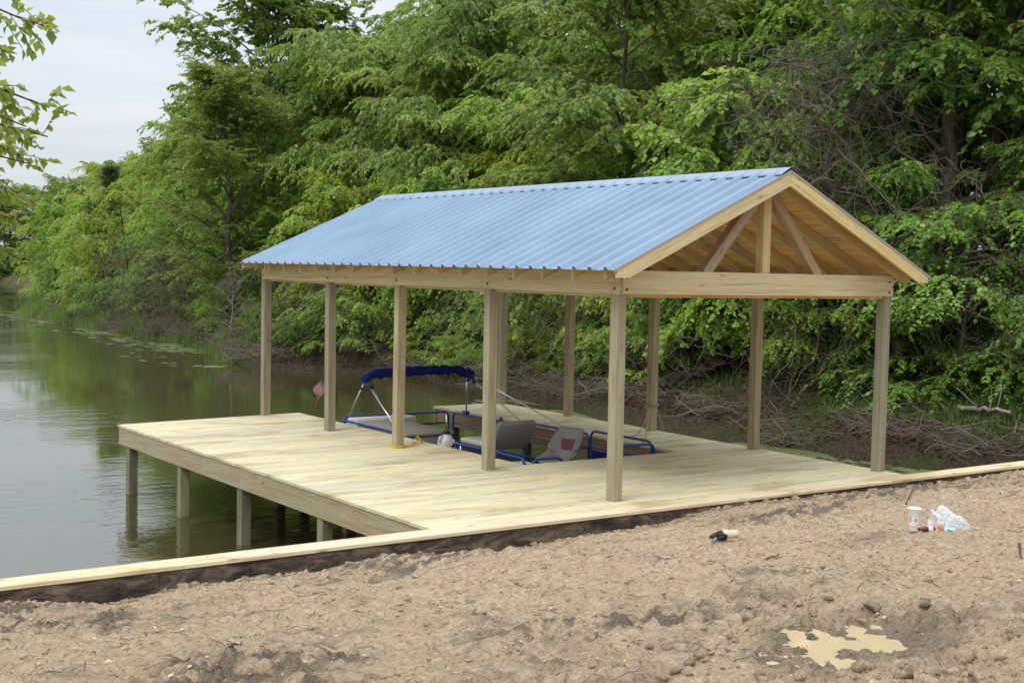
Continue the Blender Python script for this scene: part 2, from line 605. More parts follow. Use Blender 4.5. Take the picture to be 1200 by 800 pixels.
def ground_mat():
    m, t, b = new_mat('ground_soil')
    geo = mk(t, 'ShaderNodeNewGeometry')
    P = geo.outputs['Position']
    yard = mk(t, 'ShaderNodeAttribute', attribute_name='yard').outputs['Fac']
    damp = mk(t, 'ShaderNodeAttribute', attribute_name='damp').outputs['Fac']
    # yard: dry sandy clay, crumbs, dark organic specks, crevice shade in the colour
    a1 = noise(t, P, .8, 5, .6)
    a2 = noise(t, P, 7, 6, .68, .5)
    a3 = noise(t, P, 55, 5, .7, .6)
    a4 = noise(t, mapping(t, P, (1, 2.6, 1), rot=(0, 0, .6)), 22, 5, .72, 1.2)
    a5 = noise(t, P, 160, 3, .7)
    dry = ramp(t, a2, [(.26, (.33, .22, .13)), (.44, (.63, .455, .285)), (.64, (.84, .655, .455))])
    dry = mixc(t, ramp(t, a1, [(.42, (0, 0, 0)), (.66, (.55, .55, .55))]), dry, (.50, .37, .24))
    dry = mixc(t, ramp(t, a3, [(.56, (0, 0, 0)), (.70, (.7, .7, .7))]), dry, (.22, .16, .105))
    dry = mixc(t, ramp(t, a4, [(.55, (0, 0, 0)), (.68, (.75, .75, .75))]), dry, (.76, .66, .53))
    dry = mixc(t, .55, dry, ramp(t, noise(t, P, 26, 6, .7, .8), [(.34, (.17, .112, .066)), (.45, (.56, .405, .255)), (.56, (.76, .59, .41)), (.68, (.92, .78, .60))]))  # crumb mottling; its dark tones stand in for shade in small crevices
    dry = mixc(t, ramp(t, a5, [(.62, (0, 0, 0)), (.72, (.45, .45, .45))]), dry, (.14, .10, .07))
    wet = mixc(t, ramp(t, a3, [(.35, (0, 0, 0)), (.65, (1, 1, 1))]), (.075, .055, .04), (.34, .265, .20))
    dry = mixc(t, damp, dry, wet)
    # bank and forest floor: leaf litter, clay, patches of low green
    f1 = noise(t, P, 11, 5, .7)
    f2 = noise(t, P, .35, 4, .6)
    lit = ramp(t, f1, [(.3, (.024, .019, .013)), (.5, (.066, .050, .033)), (.72, (.15, .115, .08))])
    lit = mixc(t, ramp(t, f2, [(.5, (0, 0, 0)), (.62, (.75, .75, .75))]), lit, mixc(t, f1, (.03, .05, .012), (.09, .13, .03)))
    c = mixc(t, yard, lit, dry)
    t.links.new(c, b.inputs['Base Color'])
    t.links.new(math_n(t, 'MULTIPLY_ADD', damp, -.45, .95), b.inputs['Roughness'])
    b.inputs['Specular IOR Level'].default_value = .25
    h = math_n(t, 'ADD', math_n(t, 'MULTIPLY', a2, 1.0), math_n(t, 'ADD', math_n(t, 'MULTIPLY', a3, .42), math_n(t, 'MULTIPLY', a4, .65)))
    h = math_n(t, 'ADD', h, math_n(t, 'MULTIPLY', a5, .12))
    bump(t, b, h, 1.0, .06)
    return m


MAT['ground'] = ground_mat()


def puddle_mat():
    m, t, b = new_mat('muddy_water')
    geo = mk(t, 'ShaderNodeNewGeometry')
    n1 = noise(t, geo.outputs['Position'], 4, 3)
    t.links.new(mixc(t, n1, (.52, .41, .24), (.60, .48, .295)), b.inputs['Base Color'])
    b.inputs['Roughness'].default_value = .03
    b.inputs['Specular IOR Level'].default_value = .8
    b.inputs['IOR'].default_value = 1.33
    return m


MAT['puddle'] = puddle_mat()
MAT['clod'] = MAT['ground']


def flag_mat():
    m, t, b = new_mat('flag_cloth')
    at = mk(t, 'ShaderNodeAttribute', attribute_name='fu').outputs['Fac']     # along the fly
    av = mk(t, 'ShaderNodeAttribute', attribute_name='fv').outputs['Fac']     # down the hoist
    st = math_n(t, 'GREATER_THAN', math_n(t, 'MODULO', math_n(t, 'MULTIPLY', av, 13.0), 2.0), 1.0)
    c = mixc(t, st, (.62, .04, .06), (.85, .83, .80))
    can = math_n(t, 'MULTIPLY', math_n(t, 'LESS_THAN', at, .4), math_n(t, 'LESS_THAN', av, .54))
    comb = mk(t, 'ShaderNodeCombineXYZ')
    t.links.new(math_n(t, 'MULTIPLY', at, 16), comb.inputs[0])
    t.links.new(math_n(t, 'MULTIPLY', av, 14), comb.inputs[1])
    vv = mk(t, 'ShaderNodeTexVoronoi', Scale=1.0, Randomness=0.0)
    t.links.new(comb.outputs[0], vv.inputs['Vector'])
    star = math_n(t, 'LESS_THAN', vv.outputs['Distance'], .24)
    c = mixc(t, can, c, mixc(t, star, (.04, .06, .25), (.8, .8, .8)))
    t.links.new(c, b.inputs['Base Color'])
    b.inputs['Roughness'].default_value = .9
    return m


MAT['flag'] = flag_mat()
m_, t_, b_ = new_mat('bag_film')
b_.inputs['Base Color'].default_value = (.82, .83, .85, 1)
b_.inputs['Roughness'].default_value = .38
tr_ = mk(t_, 'ShaderNodeBsdfTranslucent', Color=(.85, .86, .88, 1))
ms_ = mk(t_, 'ShaderNodeMixShader', Fac=.4)
t_.links.new(b_.outputs[0], ms_.inputs[1])
t_.links.new(tr_.outputs[0], ms_.inputs[2])
t_.links.new(ms_.outputs[0], t_.nodes['Material Output'].inputs['Surface'])
MAT['bag'] = m_

m_, t_, b_ = new_mat('algae_mat')
tcn_ = mk(t_, 'ShaderNodeNewGeometry')
t_.links.new(mixc(t_, noise(t_, tcn_.outputs['Position'], 2.2, 4), (.09, .11, .03), (.20, .22, .09)), b_.inputs['Base Color'])
b_.inputs['Roughness'].default_value = .6
MAT['algae'] = m_

# ------------------------------------------------------------------ terrain
WATER = -1.1
SH_Y = np.array([-60, -6, 0, 3, 5.1, 7.6, 11.5, 15.2, 18.3, 23.3, 28.4, 30.6, 33.7, 38, 43.5, 50, 58, 70, 83, 110, 137, 202, 260, 400])
SH_X = np.array([13, 13, 12.6, 12.2, 12.06, 11.9, 11.4, 11.75, 12.3, 13.2, 13.6, 12.1, 10.2, 10.8, 12.1, 12.9, 12.6, 13.3, 14.6, 22, 32, 41, 44, 46], float)
WX = np.array([-30, -7.1, -6.4, -5.9, -5.5, -4.3, -3.5, -2.8, -2, -.86, -.1, 1.05, 2.5, 3.9, 5.3, 6.8, 9, 13])
WZ = np.array([-.2, -.16, -.26, -.24, -.20, -.23, -.15, -.24, -.27, -.20, -.21, -.09, -.10, -.08, -.12, -.09, -.05, .0])
PLEV = .815                             # level of the muddy water
PUD = []
for (px_, py_, ru, rv_, dp_) in ((960, 764, .125, .30, .10), (1034, 755, .19, .25, .10), (911, 779, .07, .12, .09)):
    q_ = on_z(px_, py_, PLEV)
    PUD.append((q_[0], q_[1], ru, rv_, dp_))


def wall_y(x):
    return -.60 + .025 * x


def rough_mask(x, y):
    return np.clip((fbm(x * .8, y * .8, 4, 71) - .45) * 5, 0, 1)


def terrain(x, y):
    x, y = np.broadcast_arrays(np.asarray(x, float), np.asarray(y, float))
    # --- wooded bank (x beyond the shoreline) and the far end of the lake
    xs = np.interp(y, SH_Y, SH_X) + (fbm(y * .35, y * 0 + 3.3, 3, 5) - .5) * 1.2
    d = x - xs
    far = y - 225 + .25 * np.abs(x + 30)          # land closing the lake far away
    west = -95 - x                                 # and on the left
    dd = np.maximum(np.maximum(d, far), west)
    land = WATER - .15 + 1.15 * (1 - np.exp(-np.maximum(dd + .15, 0) / .8)) + .10 * np.clip(dd, 0, 80) - .0006 * np.maximum(np.minimum(dd, 80), 0) ** 2
    land = land + (fbm(x * .45, y * .45, 4, 2) - .5) * .55 * np.clip(dd * .5, 0, 1) + (fbm(x * 2.2, y * 2.2, 3, 8) - .5) * .22 * np.clip(dd * 2, 0, 1)
    bed = WATER - .15 - np.minimum(.35 * np.maximum(-dd, 0), 2.2)
    nat = np.where(dd > -.15, land, bed)
    # --- yard on the near shore
    s = wall_y(x) - y
    sp = np.maximum(s, 0)
    yd = np.interp(x, WX, WZ) + .22 * np.minimum(sp, 12) - .009 * np.minimum(sp, 12) ** 2 + .012 * np.maximum(sp - 12, 0)
    rel = (fbm(x * .55, y * .55, 3, 11) - .5) * .17
    rel += (fbm(x * 2.6, y * 2.6, 4, 21) - .5) * .11
    rough = rough_mask(x, y)
    w1 = fbm(x * 3.1, y * 3.1, 2, 37) * .35
    rel += np.abs(fbm(x * 5.5 + w1, y * 7.5 - w1, 3, 31) - .5) * .10 - .015
    calm = 1 - .75 * np.clip((fbm(x * .55, y * .75, 3, 44) - .46) * 6, 0, 1) * (1 - rough)      # trampled, smoother areas
    rel += (fbm(x * 13, y * 17, 3, 41) - .5) * (.05 + .085 * rough) * calm
    rel += (np.abs(vnoise(x * 15 + 3 * w1, y * 21, 51) - .5) * -.06 + .015) * (.3 + rough)
    amp = np.clip(.35 + sp * .35, .35, 1)
    yd = yd + rel * amp
    pud = np.zeros_like(x)
    for (px, py, rx, ry, dp) in PUD:
        uu, vv = (x - px) * math.cos(YAW) - (y - py) * math.sin(YAW), (x - px) * math.sin(YAW) + (y - py) * math.cos(YAW)
        q = (uu / rx) ** 2 + (vv / ry) ** 2
        wgt = np.exp(-q * .55)
        yd = yd * (1 - wgt) + (PZ - dp + (fbm(x * 5, y * 5, 3, 63) - .5) * .10) * wgt
        yd = yd + (fbm(x * 16, y * 16, 2, 97) - .45) * .11 * np.exp(-(np.sqrt(q) - 1.9) ** 2 * 1.3)
        pud = np.maximum(pud, np.exp(-q * .22))
    # yard weight: south of the wall
    wy = np.clip((s + .30) / .10, 0, 1)
    rt = np.clip((x - 11.5) / 3, 0, 1)
    yard_z = np.where(wy > 0, yd * wy + nat * (1 - wy), nat)
    z = yard_z * (1 - rt) + np.maximum(nat, yd * wy + nat * (1 - wy)) * rt
    return z, np.clip(wy * (1 - rt), 0, 1), pud, dd


PZ = PLEV + .064
GXS = {}


def gz(x, y):
    return float(terrain(np.array([x]), np.array([y]))[0][0])


def ground_hit(px, py):
    d = ray(px, py)
    t = 3.0
    tt = np.arange(3, 40, .02)
    Q = CAM[None] + d[None] * tt[:, None]
    below = Q[:, 2] < terrain(Q[:, 0], Q[:, 1])[0]
    return Q[int(np.argmax(below))]


def grid_lines(segs):
    o = [segs[0][0]]
    for a, b, st in segs:
        n = max(1, int(round((b - a) / st)))
        o += list(np.linspace(a, b, n + 1)[1:])
    return np.array(o)


gx = grid_lines([(-900, -200, 100), (-200, -40, 20), (-40, -14, 2), (-14, -9.2, .15), (-9.2, 7.5, .021), (7.5, 11, .12), (11, 17, .25), (17, 60, 1.2), (60, 200, 14), (200, 1500, 130)])
gy = grid_lines([(-900, -100, 100), (-100, -20, 8), (-20, -9.2, .5), (-9.2, -.10, .021), (-.10, 3, .4), (3, 40, .45), (40, 110, 1.5), (110, 260, 6), (260, 1500, 120)])
X, Y = np.meshgrid(gx, gy, indexing='ij')
Z, yardw, pudw, DD = terrain(X, Y)
nx, ny = X.shape
idx = np.arange(nx * ny).reshape(nx, ny)
F = np.stack([idx[:-1, :-1], idx[1:, :-1], idx[1:, 1:], idx[:-1, 1:]], -1).reshape(-1, 4)
dampw = np.clip(pudw * 1.1 - .12 + .5 * (fbm(X * 3, Y * 3, 3, 61) - .5), 0, 1) * yardw
dampw = np.maximum(dampw, np.clip(rough_mask(X, Y) * 1.0 * np.clip((fbm(X * 7, Y * 9, 3, 81) - .44) * 7, 0, 1), 0, .9) * yardw)
me = np_mesh('ground', np.stack([X, Y, Z], -1).reshape(-1, 3), F, True, {'yard': ('POINT', yardw.ravel()), 'damp': ('POINT', dampw.ravel())})
tag(obj('ground', me, MAT['ground']), kind='structure')

# water sheet
wx = grid_lines([(-140, 140, 20)])
wy_ = grid_lines([(-.72, 320, 20)])
X, Y = np.meshgrid(wx, wy_, indexing='ij')
nx, ny = X.shape
Yw = np.where(Y < -.5, wall_y(X) + .12, Y)
idx = np.arange(nx * ny).reshape(nx, ny)
F = np.stack([idx[:-1, :-1], idx[1:, :-1], idx[1:, 1:], idx[:-1, 1:]], -1).reshape(-1, 4)
tag(obj('lake_water', np_mesh('lake_water', np.stack([X, Yw, X * 0 + WATER], -1).reshape(-1, 3), F), MAT['water']), kind='structure')

# puddles: small sheets of muddy water in the hollows
for k, (px, py, rx, ry, dp) in enumerate(PUD[:3]):
    mb = MB()
    n = 28
    ring = []
    for j in range(n):
        u_, v_ = 1.6 * rx * math.cos(2 * math.pi * j / n), 1.6 * ry * math.sin(2 * math.pi * j / n)
        ring.append((px + u_ * math.cos(YAW) + v_ * math.sin(YAW), py - u_ * math.sin(YAW) + v_ * math.cos(YAW), 0))
    zz = PLEV - .0015 * k
    mb.add([(a, b, zz) for a, b, c in ring], [tuple(range(n))])
    tag(mb.build('puddle', MAT['puddle']), kind='structure')

# ------------------------------------------------------------------ retaining wall
wall = empty('retaining_wall', (0, wall_y(0), -.6), 'low retaining wall with pale timber cap and black fabric face along the dirt yard', 'retaining wall')
CW = .286
xs_ = [-14.5, -9.9, -5.1, -.3, 4.6, 9.4, 13.2]
for a, b in zip(xs_[:-1], xs_[1:]):
    board('cap_board', (a + .002, wall_y(a) + CW / 2 - .0, -.016), (b - .002, wall_y(b) + CW / 2, -.016 + random.uniform(-.002, .002)), CW, .04, MAT['cap'], wall)
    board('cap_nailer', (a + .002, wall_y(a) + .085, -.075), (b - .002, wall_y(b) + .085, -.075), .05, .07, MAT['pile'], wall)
# silt fabric hanging in folds
n, kz = 620, 7
xx = np.linspace(-14.5, 13.2, n)
rows = []
for j in range(kz):
    f = j / (kz - 1)
    z = -.045 - .60 * f
    yy = wall_y(xx) + .045 - .035 * f - .035 + (fbm(xx * 2.2, xx * 0 + f * 1.6, 3, 5) - .5) * .07 * (.3 + f) + np.abs(np.sin(xx * 1.9 + 2 * fbm(xx, xx * 0, 2, 3))) ** 6 * .02
    rows.append(np.stack([xx, yy - .0, np.full(n, z)], -1))
V = np.stack(rows, 1).reshape(-1, 3)
idx = np.arange(n * kz).reshape(n, kz)
F = np.stack([idx[:-1, :-1], idx[:-1, 1:], idx[1:, 1:], idx[1:, :-1]], -1).reshape(-1, 4)
obj('silt_fabric', np_mesh('silt_fabric', V, F, True), MAT['fabric'], wall)
# plank sheeting on the water side
k = 0
x = -14.4
while x < 13:
    board('sheet_plank', (x + .14, wall_y(x) + .16, -1.7), (x + .14, wall_y(x) + .16, -.04), .272, .045, MAT['pile'], wall, up=(0, 1, 0))
    x += .28
    if -2.9 < x < 5.0: x = 5.0

# ------------------------------------------------------------------ boat dock with roof
dock = empty('boat_dock', (1.2, 4.8, WATER), 'new timber boat dock with gabled blue metal roof on square posts', 'boat dock')
PS = .14
LP = [(0, 0), (0, 2.706), (0, 5.177), (0, 7.438), (0, 10.0)]
RP = [(4.82, .13), (4.885, 2.627), (4.95, 5.143), (5.02, 7.606), (5.085, 9.93)]
HB = 2.44
DX0 = -2.71


def deck_y(x, f):                    # f: 0 at the front edge .. 1 at the far end, the end is cut a little out of square
    y0 = wall_y(x) + CW + .004
    y1 = 9.72 + .125 * (x + 2.71)
    y1 = min(y1, 10.16)
    return y0 + (y1 - y0) * f


BW, BT = .140, .036
nrow = int(round((9.95 + .34) / (BW + .004)))
SX0, SX1, SY0 = .76, 3.66, 2.92     # boat slip
bi = 0
for r in range(nrow):
    f0, f1 = r / nrow, (r + 1) / nrow
    fm = (f0 + f1) / 2
    ym = deck_y(1, fm)
    xr = 5.02 + .025 * ym
    if ym < SY0:
        cut = [(-2.72, 1.0 + (1.9 if r % 3 == 1 else (-.7 if r % 3 == 2 else .3))), None]
        spans = [(-2.72, cut[0][1]), (cut[0][1], xr)]
    else:
        spans = [(-2.72, SX0 + .01), (SX1 - .01, xr)]
    for a, b in spans:
        ya, yb = deck_y(a, fm), deck_y(b, fm)
        wd = (deck_y((a + b) / 2, f1) - deck_y((a + b) / 2, f0)) - random.uniform(.002, .006)
        jz = random.uniform(-.0015, .0015)
        board('deck_board', (a + .0015 + random.uniform(-.004, .004), ya, -BT / 2 + jz), (b - .0015, yb, -BT / 2 + jz + random.uniform(-.001, .001)), wd, BT, MAT['deck'], dock, ch=.003)


def seg(name, a, b, w, h, mat, **k):
    return board(name, a, b, w, h, mat, dock, **k)


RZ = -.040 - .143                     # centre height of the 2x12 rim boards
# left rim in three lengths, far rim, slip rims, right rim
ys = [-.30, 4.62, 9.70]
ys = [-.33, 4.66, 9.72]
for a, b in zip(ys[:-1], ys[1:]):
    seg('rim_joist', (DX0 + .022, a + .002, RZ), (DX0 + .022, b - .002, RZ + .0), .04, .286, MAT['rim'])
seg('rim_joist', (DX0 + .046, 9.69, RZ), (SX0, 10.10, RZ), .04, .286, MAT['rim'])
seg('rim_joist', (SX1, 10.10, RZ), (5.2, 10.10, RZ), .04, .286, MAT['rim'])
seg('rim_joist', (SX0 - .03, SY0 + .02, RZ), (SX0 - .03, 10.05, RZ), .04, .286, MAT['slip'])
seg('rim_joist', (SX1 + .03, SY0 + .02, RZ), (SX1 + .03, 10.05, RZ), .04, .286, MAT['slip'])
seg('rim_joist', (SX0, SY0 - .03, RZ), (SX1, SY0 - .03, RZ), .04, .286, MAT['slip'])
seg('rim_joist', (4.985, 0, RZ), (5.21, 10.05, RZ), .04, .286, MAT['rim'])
# joists under the deck, along y
for x in (-2.1, -1.5, -.9, -.3, .3):
    seg('joist', (x, -.2, RZ), (x, 9.6 if x < -2 else 9.85, RZ), .04, .28, MAT['rim'])
for x in (1.2, 1.8, 2.4, 3.0):
    seg('joist', (x, -.2, RZ), (x, SY0 - .06, RZ), .04, .28, MAT['rim'])
for x in (4.05, 4.5):
    seg('joist', (x, -.1, RZ), (x, 10.0, RZ), .04, .28, MAT['rim'])
# piles
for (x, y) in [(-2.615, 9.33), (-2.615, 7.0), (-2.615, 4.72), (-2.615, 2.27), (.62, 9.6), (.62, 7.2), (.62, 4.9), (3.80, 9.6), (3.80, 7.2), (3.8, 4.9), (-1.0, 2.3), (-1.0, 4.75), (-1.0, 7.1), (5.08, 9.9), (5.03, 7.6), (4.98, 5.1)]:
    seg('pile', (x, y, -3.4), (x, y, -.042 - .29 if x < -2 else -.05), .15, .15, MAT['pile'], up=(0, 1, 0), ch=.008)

# roof posts
post_tone = random.Random(3)
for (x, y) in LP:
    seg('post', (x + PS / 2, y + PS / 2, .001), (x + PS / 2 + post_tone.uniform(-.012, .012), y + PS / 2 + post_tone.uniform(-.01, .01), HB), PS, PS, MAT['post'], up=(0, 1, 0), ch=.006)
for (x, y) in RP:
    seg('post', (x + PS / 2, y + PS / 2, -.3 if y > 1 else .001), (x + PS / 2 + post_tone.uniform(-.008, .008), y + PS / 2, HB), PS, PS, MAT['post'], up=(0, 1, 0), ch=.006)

# beams (2x12 outside, a second ply hung a little lower inside)
BZ = HB + .143


def side_pt(x0, x1, y):
    return x0 + (x1 - x0) * (y - .1) / 10.0


for a, b in ((.0, 5.24), (5.245, 10.14)):
    seg('beam', (.02, a + .001, BZ), (.02, b - .001, BZ), .04, .286, MAT['beam'])
seg('beam', (.085, .06, BZ), (.085, 10.1, BZ), .045, .28, MAT['beam'])
for k in range(4):
    seg('beam_packer', (.10, LP[k][1] + PS + .003, HB - .016), (.10, LP[k + 1][1] - .003, HB - .016), .05, .034, MAT['beam'])
RXa, RXb = 4.82 + PS - .02, 5.085 + PS - .02
for a, b in ((.14, 5.2), (5.205, 10.1)):
    seg('beam', (side_pt(RXa, RXb, a), a, BZ), (side_pt(RXa, RXb, b), b, BZ), .04, .286, MAT['beam'])
seg('beam', (RXa - .07, .2, BZ), (RXb - .07, 10.06, BZ), .045, .28, MAT['beam'])
# gable beams front and back
seg('gable_beam', (.044, -.018, BZ), (4.955, .112, BZ), .04, .286, MAT['beam'])
seg('gable_beam', (.12, .055, BZ), (4.88, .18, BZ), .045, .28, MAT['beam'])
seg('beam_packer', (.15, .06, HB - .016), (4.81, .175, HB - .016), .05, .034, MAT['lath'])
seg('gable_beam', (.044, 10.12, BZ), (5.2, 10.06, BZ), .04, .286, MAT['beam'])

# carriage bolts through the beams at the posts
for (x, y) in LP:
    for dz in (.07, .21):
        MB().lathe([(.018, 0), (.016, .006), (.007, .009)], 10, (-.001, y + .07, HB + dz), Matrix.Rotation(R(-90), 3, 'Y')).build('bolt', MAT['bolt'], dock)
for x in (.10, 4.87):
    for dz in (.06, .20):
        MB().lathe([(.018, 0), (.016, .006), (.007, .009)], 10, (x, -.018 + .0265 * x - .021, HB + dz), Matrix.Rotation(R(90), 3, 'X')).build('bolt', MAT['bolt'], dock)

# roof planes: ridge at x = rx(y), eaves on both sides
EZ, RG = 2.775, 4.045


def eaveL(y): return Vector((-.36, y, EZ))


def eaveR(y): return Vector((5.27 + .02 * (y / 10), y + .0, EZ))


def ridge(y): return Vector((2.455 + .01 * (y / 10), y, RG))


YF, YB = -.40, 10.2


def skew(x, y):                       # the front edge of the roof runs a little out of square like the rest
    return y + .027 * (x + .36) * (1 - (y - YF) / (YB - YF))


def roof_pt(side, y, t, off=0.0):      # t 0 at the eave .. 1 at the ridge, off along the plane normal
    e = eaveL(y) if side < 0 else eaveR(y)
    g = ridge(y)
    p = e.lerp(g, t)
    run, rise = abs(g.x - e.x), g.z - e.z
    nrm = Vector((-rise if side < 0 else rise, 0, run)).normalized()
    p = p + nrm * off
    p.y = skew(p.x, y)
    return p


slope = math.atan2(RG - EZ, 2.455 + .36)
# rafters (2x6), 24 inches apart
raf_y = [-.09 + .622 * k for k in range(16)] + [9.82 - .02]
raf_y = [y for y in raf_y if y < 9.5] + [9.40, 9.80]
RH = .14
for y in raf_y:
    for sd_ in (-1, 1):
        a = roof_pt(sd_, y, .012, -.058 - RH / 2)
        b = roof_pt(sd_, y, .995, -.058 - RH / 2)
        seg('rafter', a, b, .038, RH, MAT['rafter'], up=(0, 0, 1), cutA=math.tan(slope))
seg('ridge_board', roof_pt(-1, YF + .06, 1, -.13), roof_pt(-1, YB - .06, 1, -.13), .036, .17, MAT['rafter'])
# lath under the metal, running along the roof
nl = 15
for sd_ in (-1, 1):
    for k in range(nl):
        t0 = .016 + k * (.97 / nl)
        a = roof_pt(sd_, YF + .045, t0 + .45 / nl, -.046)
        b = roof_pt(sd_, YB - .03, t0 + .45 / nl, -.046)
        e = roof_pt(sd_, 0, 0)
        g = roof_pt(sd_, 0, 1)
        nrm = (roof_pt(sd_, 0, .5, 1) - roof_pt(sd_, 0, .5, 0))
        nrm.y = 0
        seg('lath', a, b, 3.07 * .97 / nl - .012, .02, MAT['lath'], up=nrm)
# barge boards front and back, with plumb peak and level tail
tn = math.tan(slope)
for yb in (YF + .02, YB - .02):
    for sd_ in (-1, 1):
        e0 = roof_pt(sd_, yb, .0, -.034)
        g0 = roof_pt(sd_, yb, 1.0, -.034)
        a = e0
        x_ = (g0 - e0).normalized()
        y_ = Vector((0, 0, 1)).cross(x_).normalized()
        z_ = x_.cross(y_)
        L_ = (g0 - e0).length
        wb, pl = .17, .105
        cs, sn = math.cos(slope), math.sin(slope)
        p1 = (-pl * sn, -pl * cs)                       # plumb end
        lv = (wb - pl * cs) / sn                        # level cut back to the lower edge
        p2 = (p1[0] + lv * cs, -wb)
        prof = [(0, 0), p1, p2, (L_ - wb * tn, -wb), (L_, 0)]
        vs = [(q[0], -.02, q[1]) for q in prof] + [(q[0], .02, q[1]) for q in prof]
        fs = [tuple(range(5)), tuple(range(9, 4, -1))] + [(i, 5 + i, 5 + (i + 1) % 5, (i + 1) % 5) for i in range(5)]
        me_ = bpy.data.meshes.new('barge_board')
        me_.from_pydata(vs, [], fs)
        obj('barge_board', me_, MAT['beam'], dock, Matrix(((x_.x, y_.x, z_.x, a.x), (x_.y, y_.y, z_.y, a.y), (x_.z, y_.z, z_.z, a.z), (0, 0, 0, 1))))
# gable trusses: king post and braces
yk = .02
kx = 2.44
seg('king_post', (kx, yk + .085, HB + .29), (kx, yk + .085, roof_pt(-1, 0, .93).z - .10), .13, .13, MAT['rafter'], up=(0, 1, 0), ch=.005)
seg('brace', (1.41, yk + .08, HB + .26), (2.33, yk + .08, 3.74), .13, .135, MAT['brace'], up=(0, 1, 0), ch=.005)
seg('brace', (3.44, yk + .11, HB + .26), (2.55, yk + .09, 3.74), .13, .135, MAT['brace'], up=(0, 1, 0), ch=.005)
seg('king_post', (2.5, 10.0, HB + .29), (2.5, 10.0, 3.70), .13, .13, MAT['rafter'], up=(0, 1, 0), ch=.005)
seg('brace', (1.5, 10.0, HB + .28), (2.42, 10.0, 3.70), .10, .115, MAT['rafter'], up=(0, 1, 0), ch=.005)
seg('brace', (3.5, 10.0, HB + .28), (2.58, 10.0, 3.70), .10, .115, MAT['rafter'], up=(0, 1, 0), ch=.005)

# metal sheets: ribbed panels 0.915 m wide, ribs every 0.305 m
RIB = .305
npan = 12
PW = (YB - YF) / npan
for sd_ in (-1, 1):
    for k in range(npan):
        y0 = YF + k * PW
        ys_, hs_ = [], []
        for q in range(3):
            c = y0 + PW * (q + .5) / 3
            for dy, h in ((-PW / 6, 0), (-.105, 0), (-.100, .004), (-.085, .004), (-.080, 0), (-.046, .0), (-.020, .040), (.020, .040), (.046, 0), (.080, 0), (.085, .004), (.100, .004), (.105, 0)):
                ys_.append(c + dy); hs_.append(h)
        ys_.append(y0 + PW); hs_.append(0)
        ys_[-1] += .004 if k < npan - 1 else 0
        nc = len(ys_)
        vs = []
        lift = .0015 * (k % 2)
        wob = random.uniform(-.002, .002)
        ts = [-.018, .2, .4, .6, .8, .998]
        for ti, t in enumerate(ts):
            for yv, hv in zip(ys_, hs_):
                o_ = hv + .001 + lift + (wob if 0 < ti < 5 else 0)
                vs.append(roof_pt(sd_, yv, t, o_ - .034))
        fs = []
        for ti in range(len(ts) - 1):
            for j in range(nc - 1):
                q = (ti * nc + j, ti * nc + j + 1, (ti + 1) * nc + j + 1, (ti + 1) * nc + j)
                fs.append(q if sd_ > 0 else q[::-1])
        pan = MB().add(vs, fs).build('roof_panel', MAT['roof'], dock)
        pan.data.materials.append(MAT['roof_back'])
        md = pan.modifiers.new('thick', 'SOLIDIFY')
        md.thickness = .0012
        md.offset = -1
        md.material_offset = 1
        # fixing screws beside the ribs, as one small part of the sheet
        sm = MB()
        for t in (.06, .28, .5, .72, .93):
            for q in range(3):
                yv = y0 + PW * (q + .5) / 3 + .05
                p = roof_pt(sd_, yv, t, -.028)
                sm.box(p - Vector((.008, .008, .004)), p + Vector((.008, .008, .006)))
        scr = sm.build('screw_heads', MAT['screw'], pan)
        scr['kind'] = 'stuff'
# ridge cap
rc = MB()
vs, fs = [], []
ysr = [YF - .012, 2.6, 5.2, 7.8, YB + .012]
for yv in ysr:
    for sd_, t in ((-1, .935), (-1, .94), (-1, .997), (1, .997), (1, .94), (1, .935)):
        o_ = .0 if t == .935 else (.000 if t == .94 else .016)
        vs.append(roof_pt(sd_, yv, t, o_ - .004 + (-.012 if t == .935 else 0)))
for i in range(len(ysr) - 1):
    for j in range(5):
        fs.append((i * 6 + j, i * 6 + j + 1, (i + 1) * 6 + j + 1, (i + 1) * 6 + j))
rco = rc.add(vs, fs).build('ridge_cap', MAT['roof'], dock)
md = rco.modifiers.new('thick', 'SOLIDIFY'); md.thickness = .0015
# rake trim: folded metal on the gable edge (right slope shows its underside)
for sd_ in (-1, 1):
    a = roof_pt(sd_, YF - .004, -.018, -.040)
    b = roof_pt(sd_, YF - .004, .995, -.040)
    seg('rake_trim', a, b, .004, .030, MAT['roof_back'])

# ------------------------------------------------------------------ pontoon boat in the slip
boat = empty('pontoon_boat', (2.2, 6.2, WATER), 'small pontoon boat with blue rails and grey seats moored in the dock slip', 'boat')
BD = -.56                              # boat floor
X0, X1, Y0, Y1 = 1.0, 3.40, 3.12, 9.5
for x in (1.40, 3.02):
    mb = MB()
    pts = [(x, Y0 + .02 + q, WATER + .06 + z) for q, z in ((0, .22), (.12, .14), (.35, .05), (.7, 0), (6.0, 0))]
    mb.tube(pts, [.05, .15, .24, .29, .29], 16)
    mb.build('pontoon', MAT['alu'], boat)
MB().box((X0, Y0, BD - .07), (X1, Y1, BD)).build('boat_floor', MAT['carpet'], boat)
MB().box((X0 - .02, Y0 - .02, BD - .09), (X1 + .02, Y0 + .015, BD + .006)).build('bow_trim', MAT['alu'], boat)


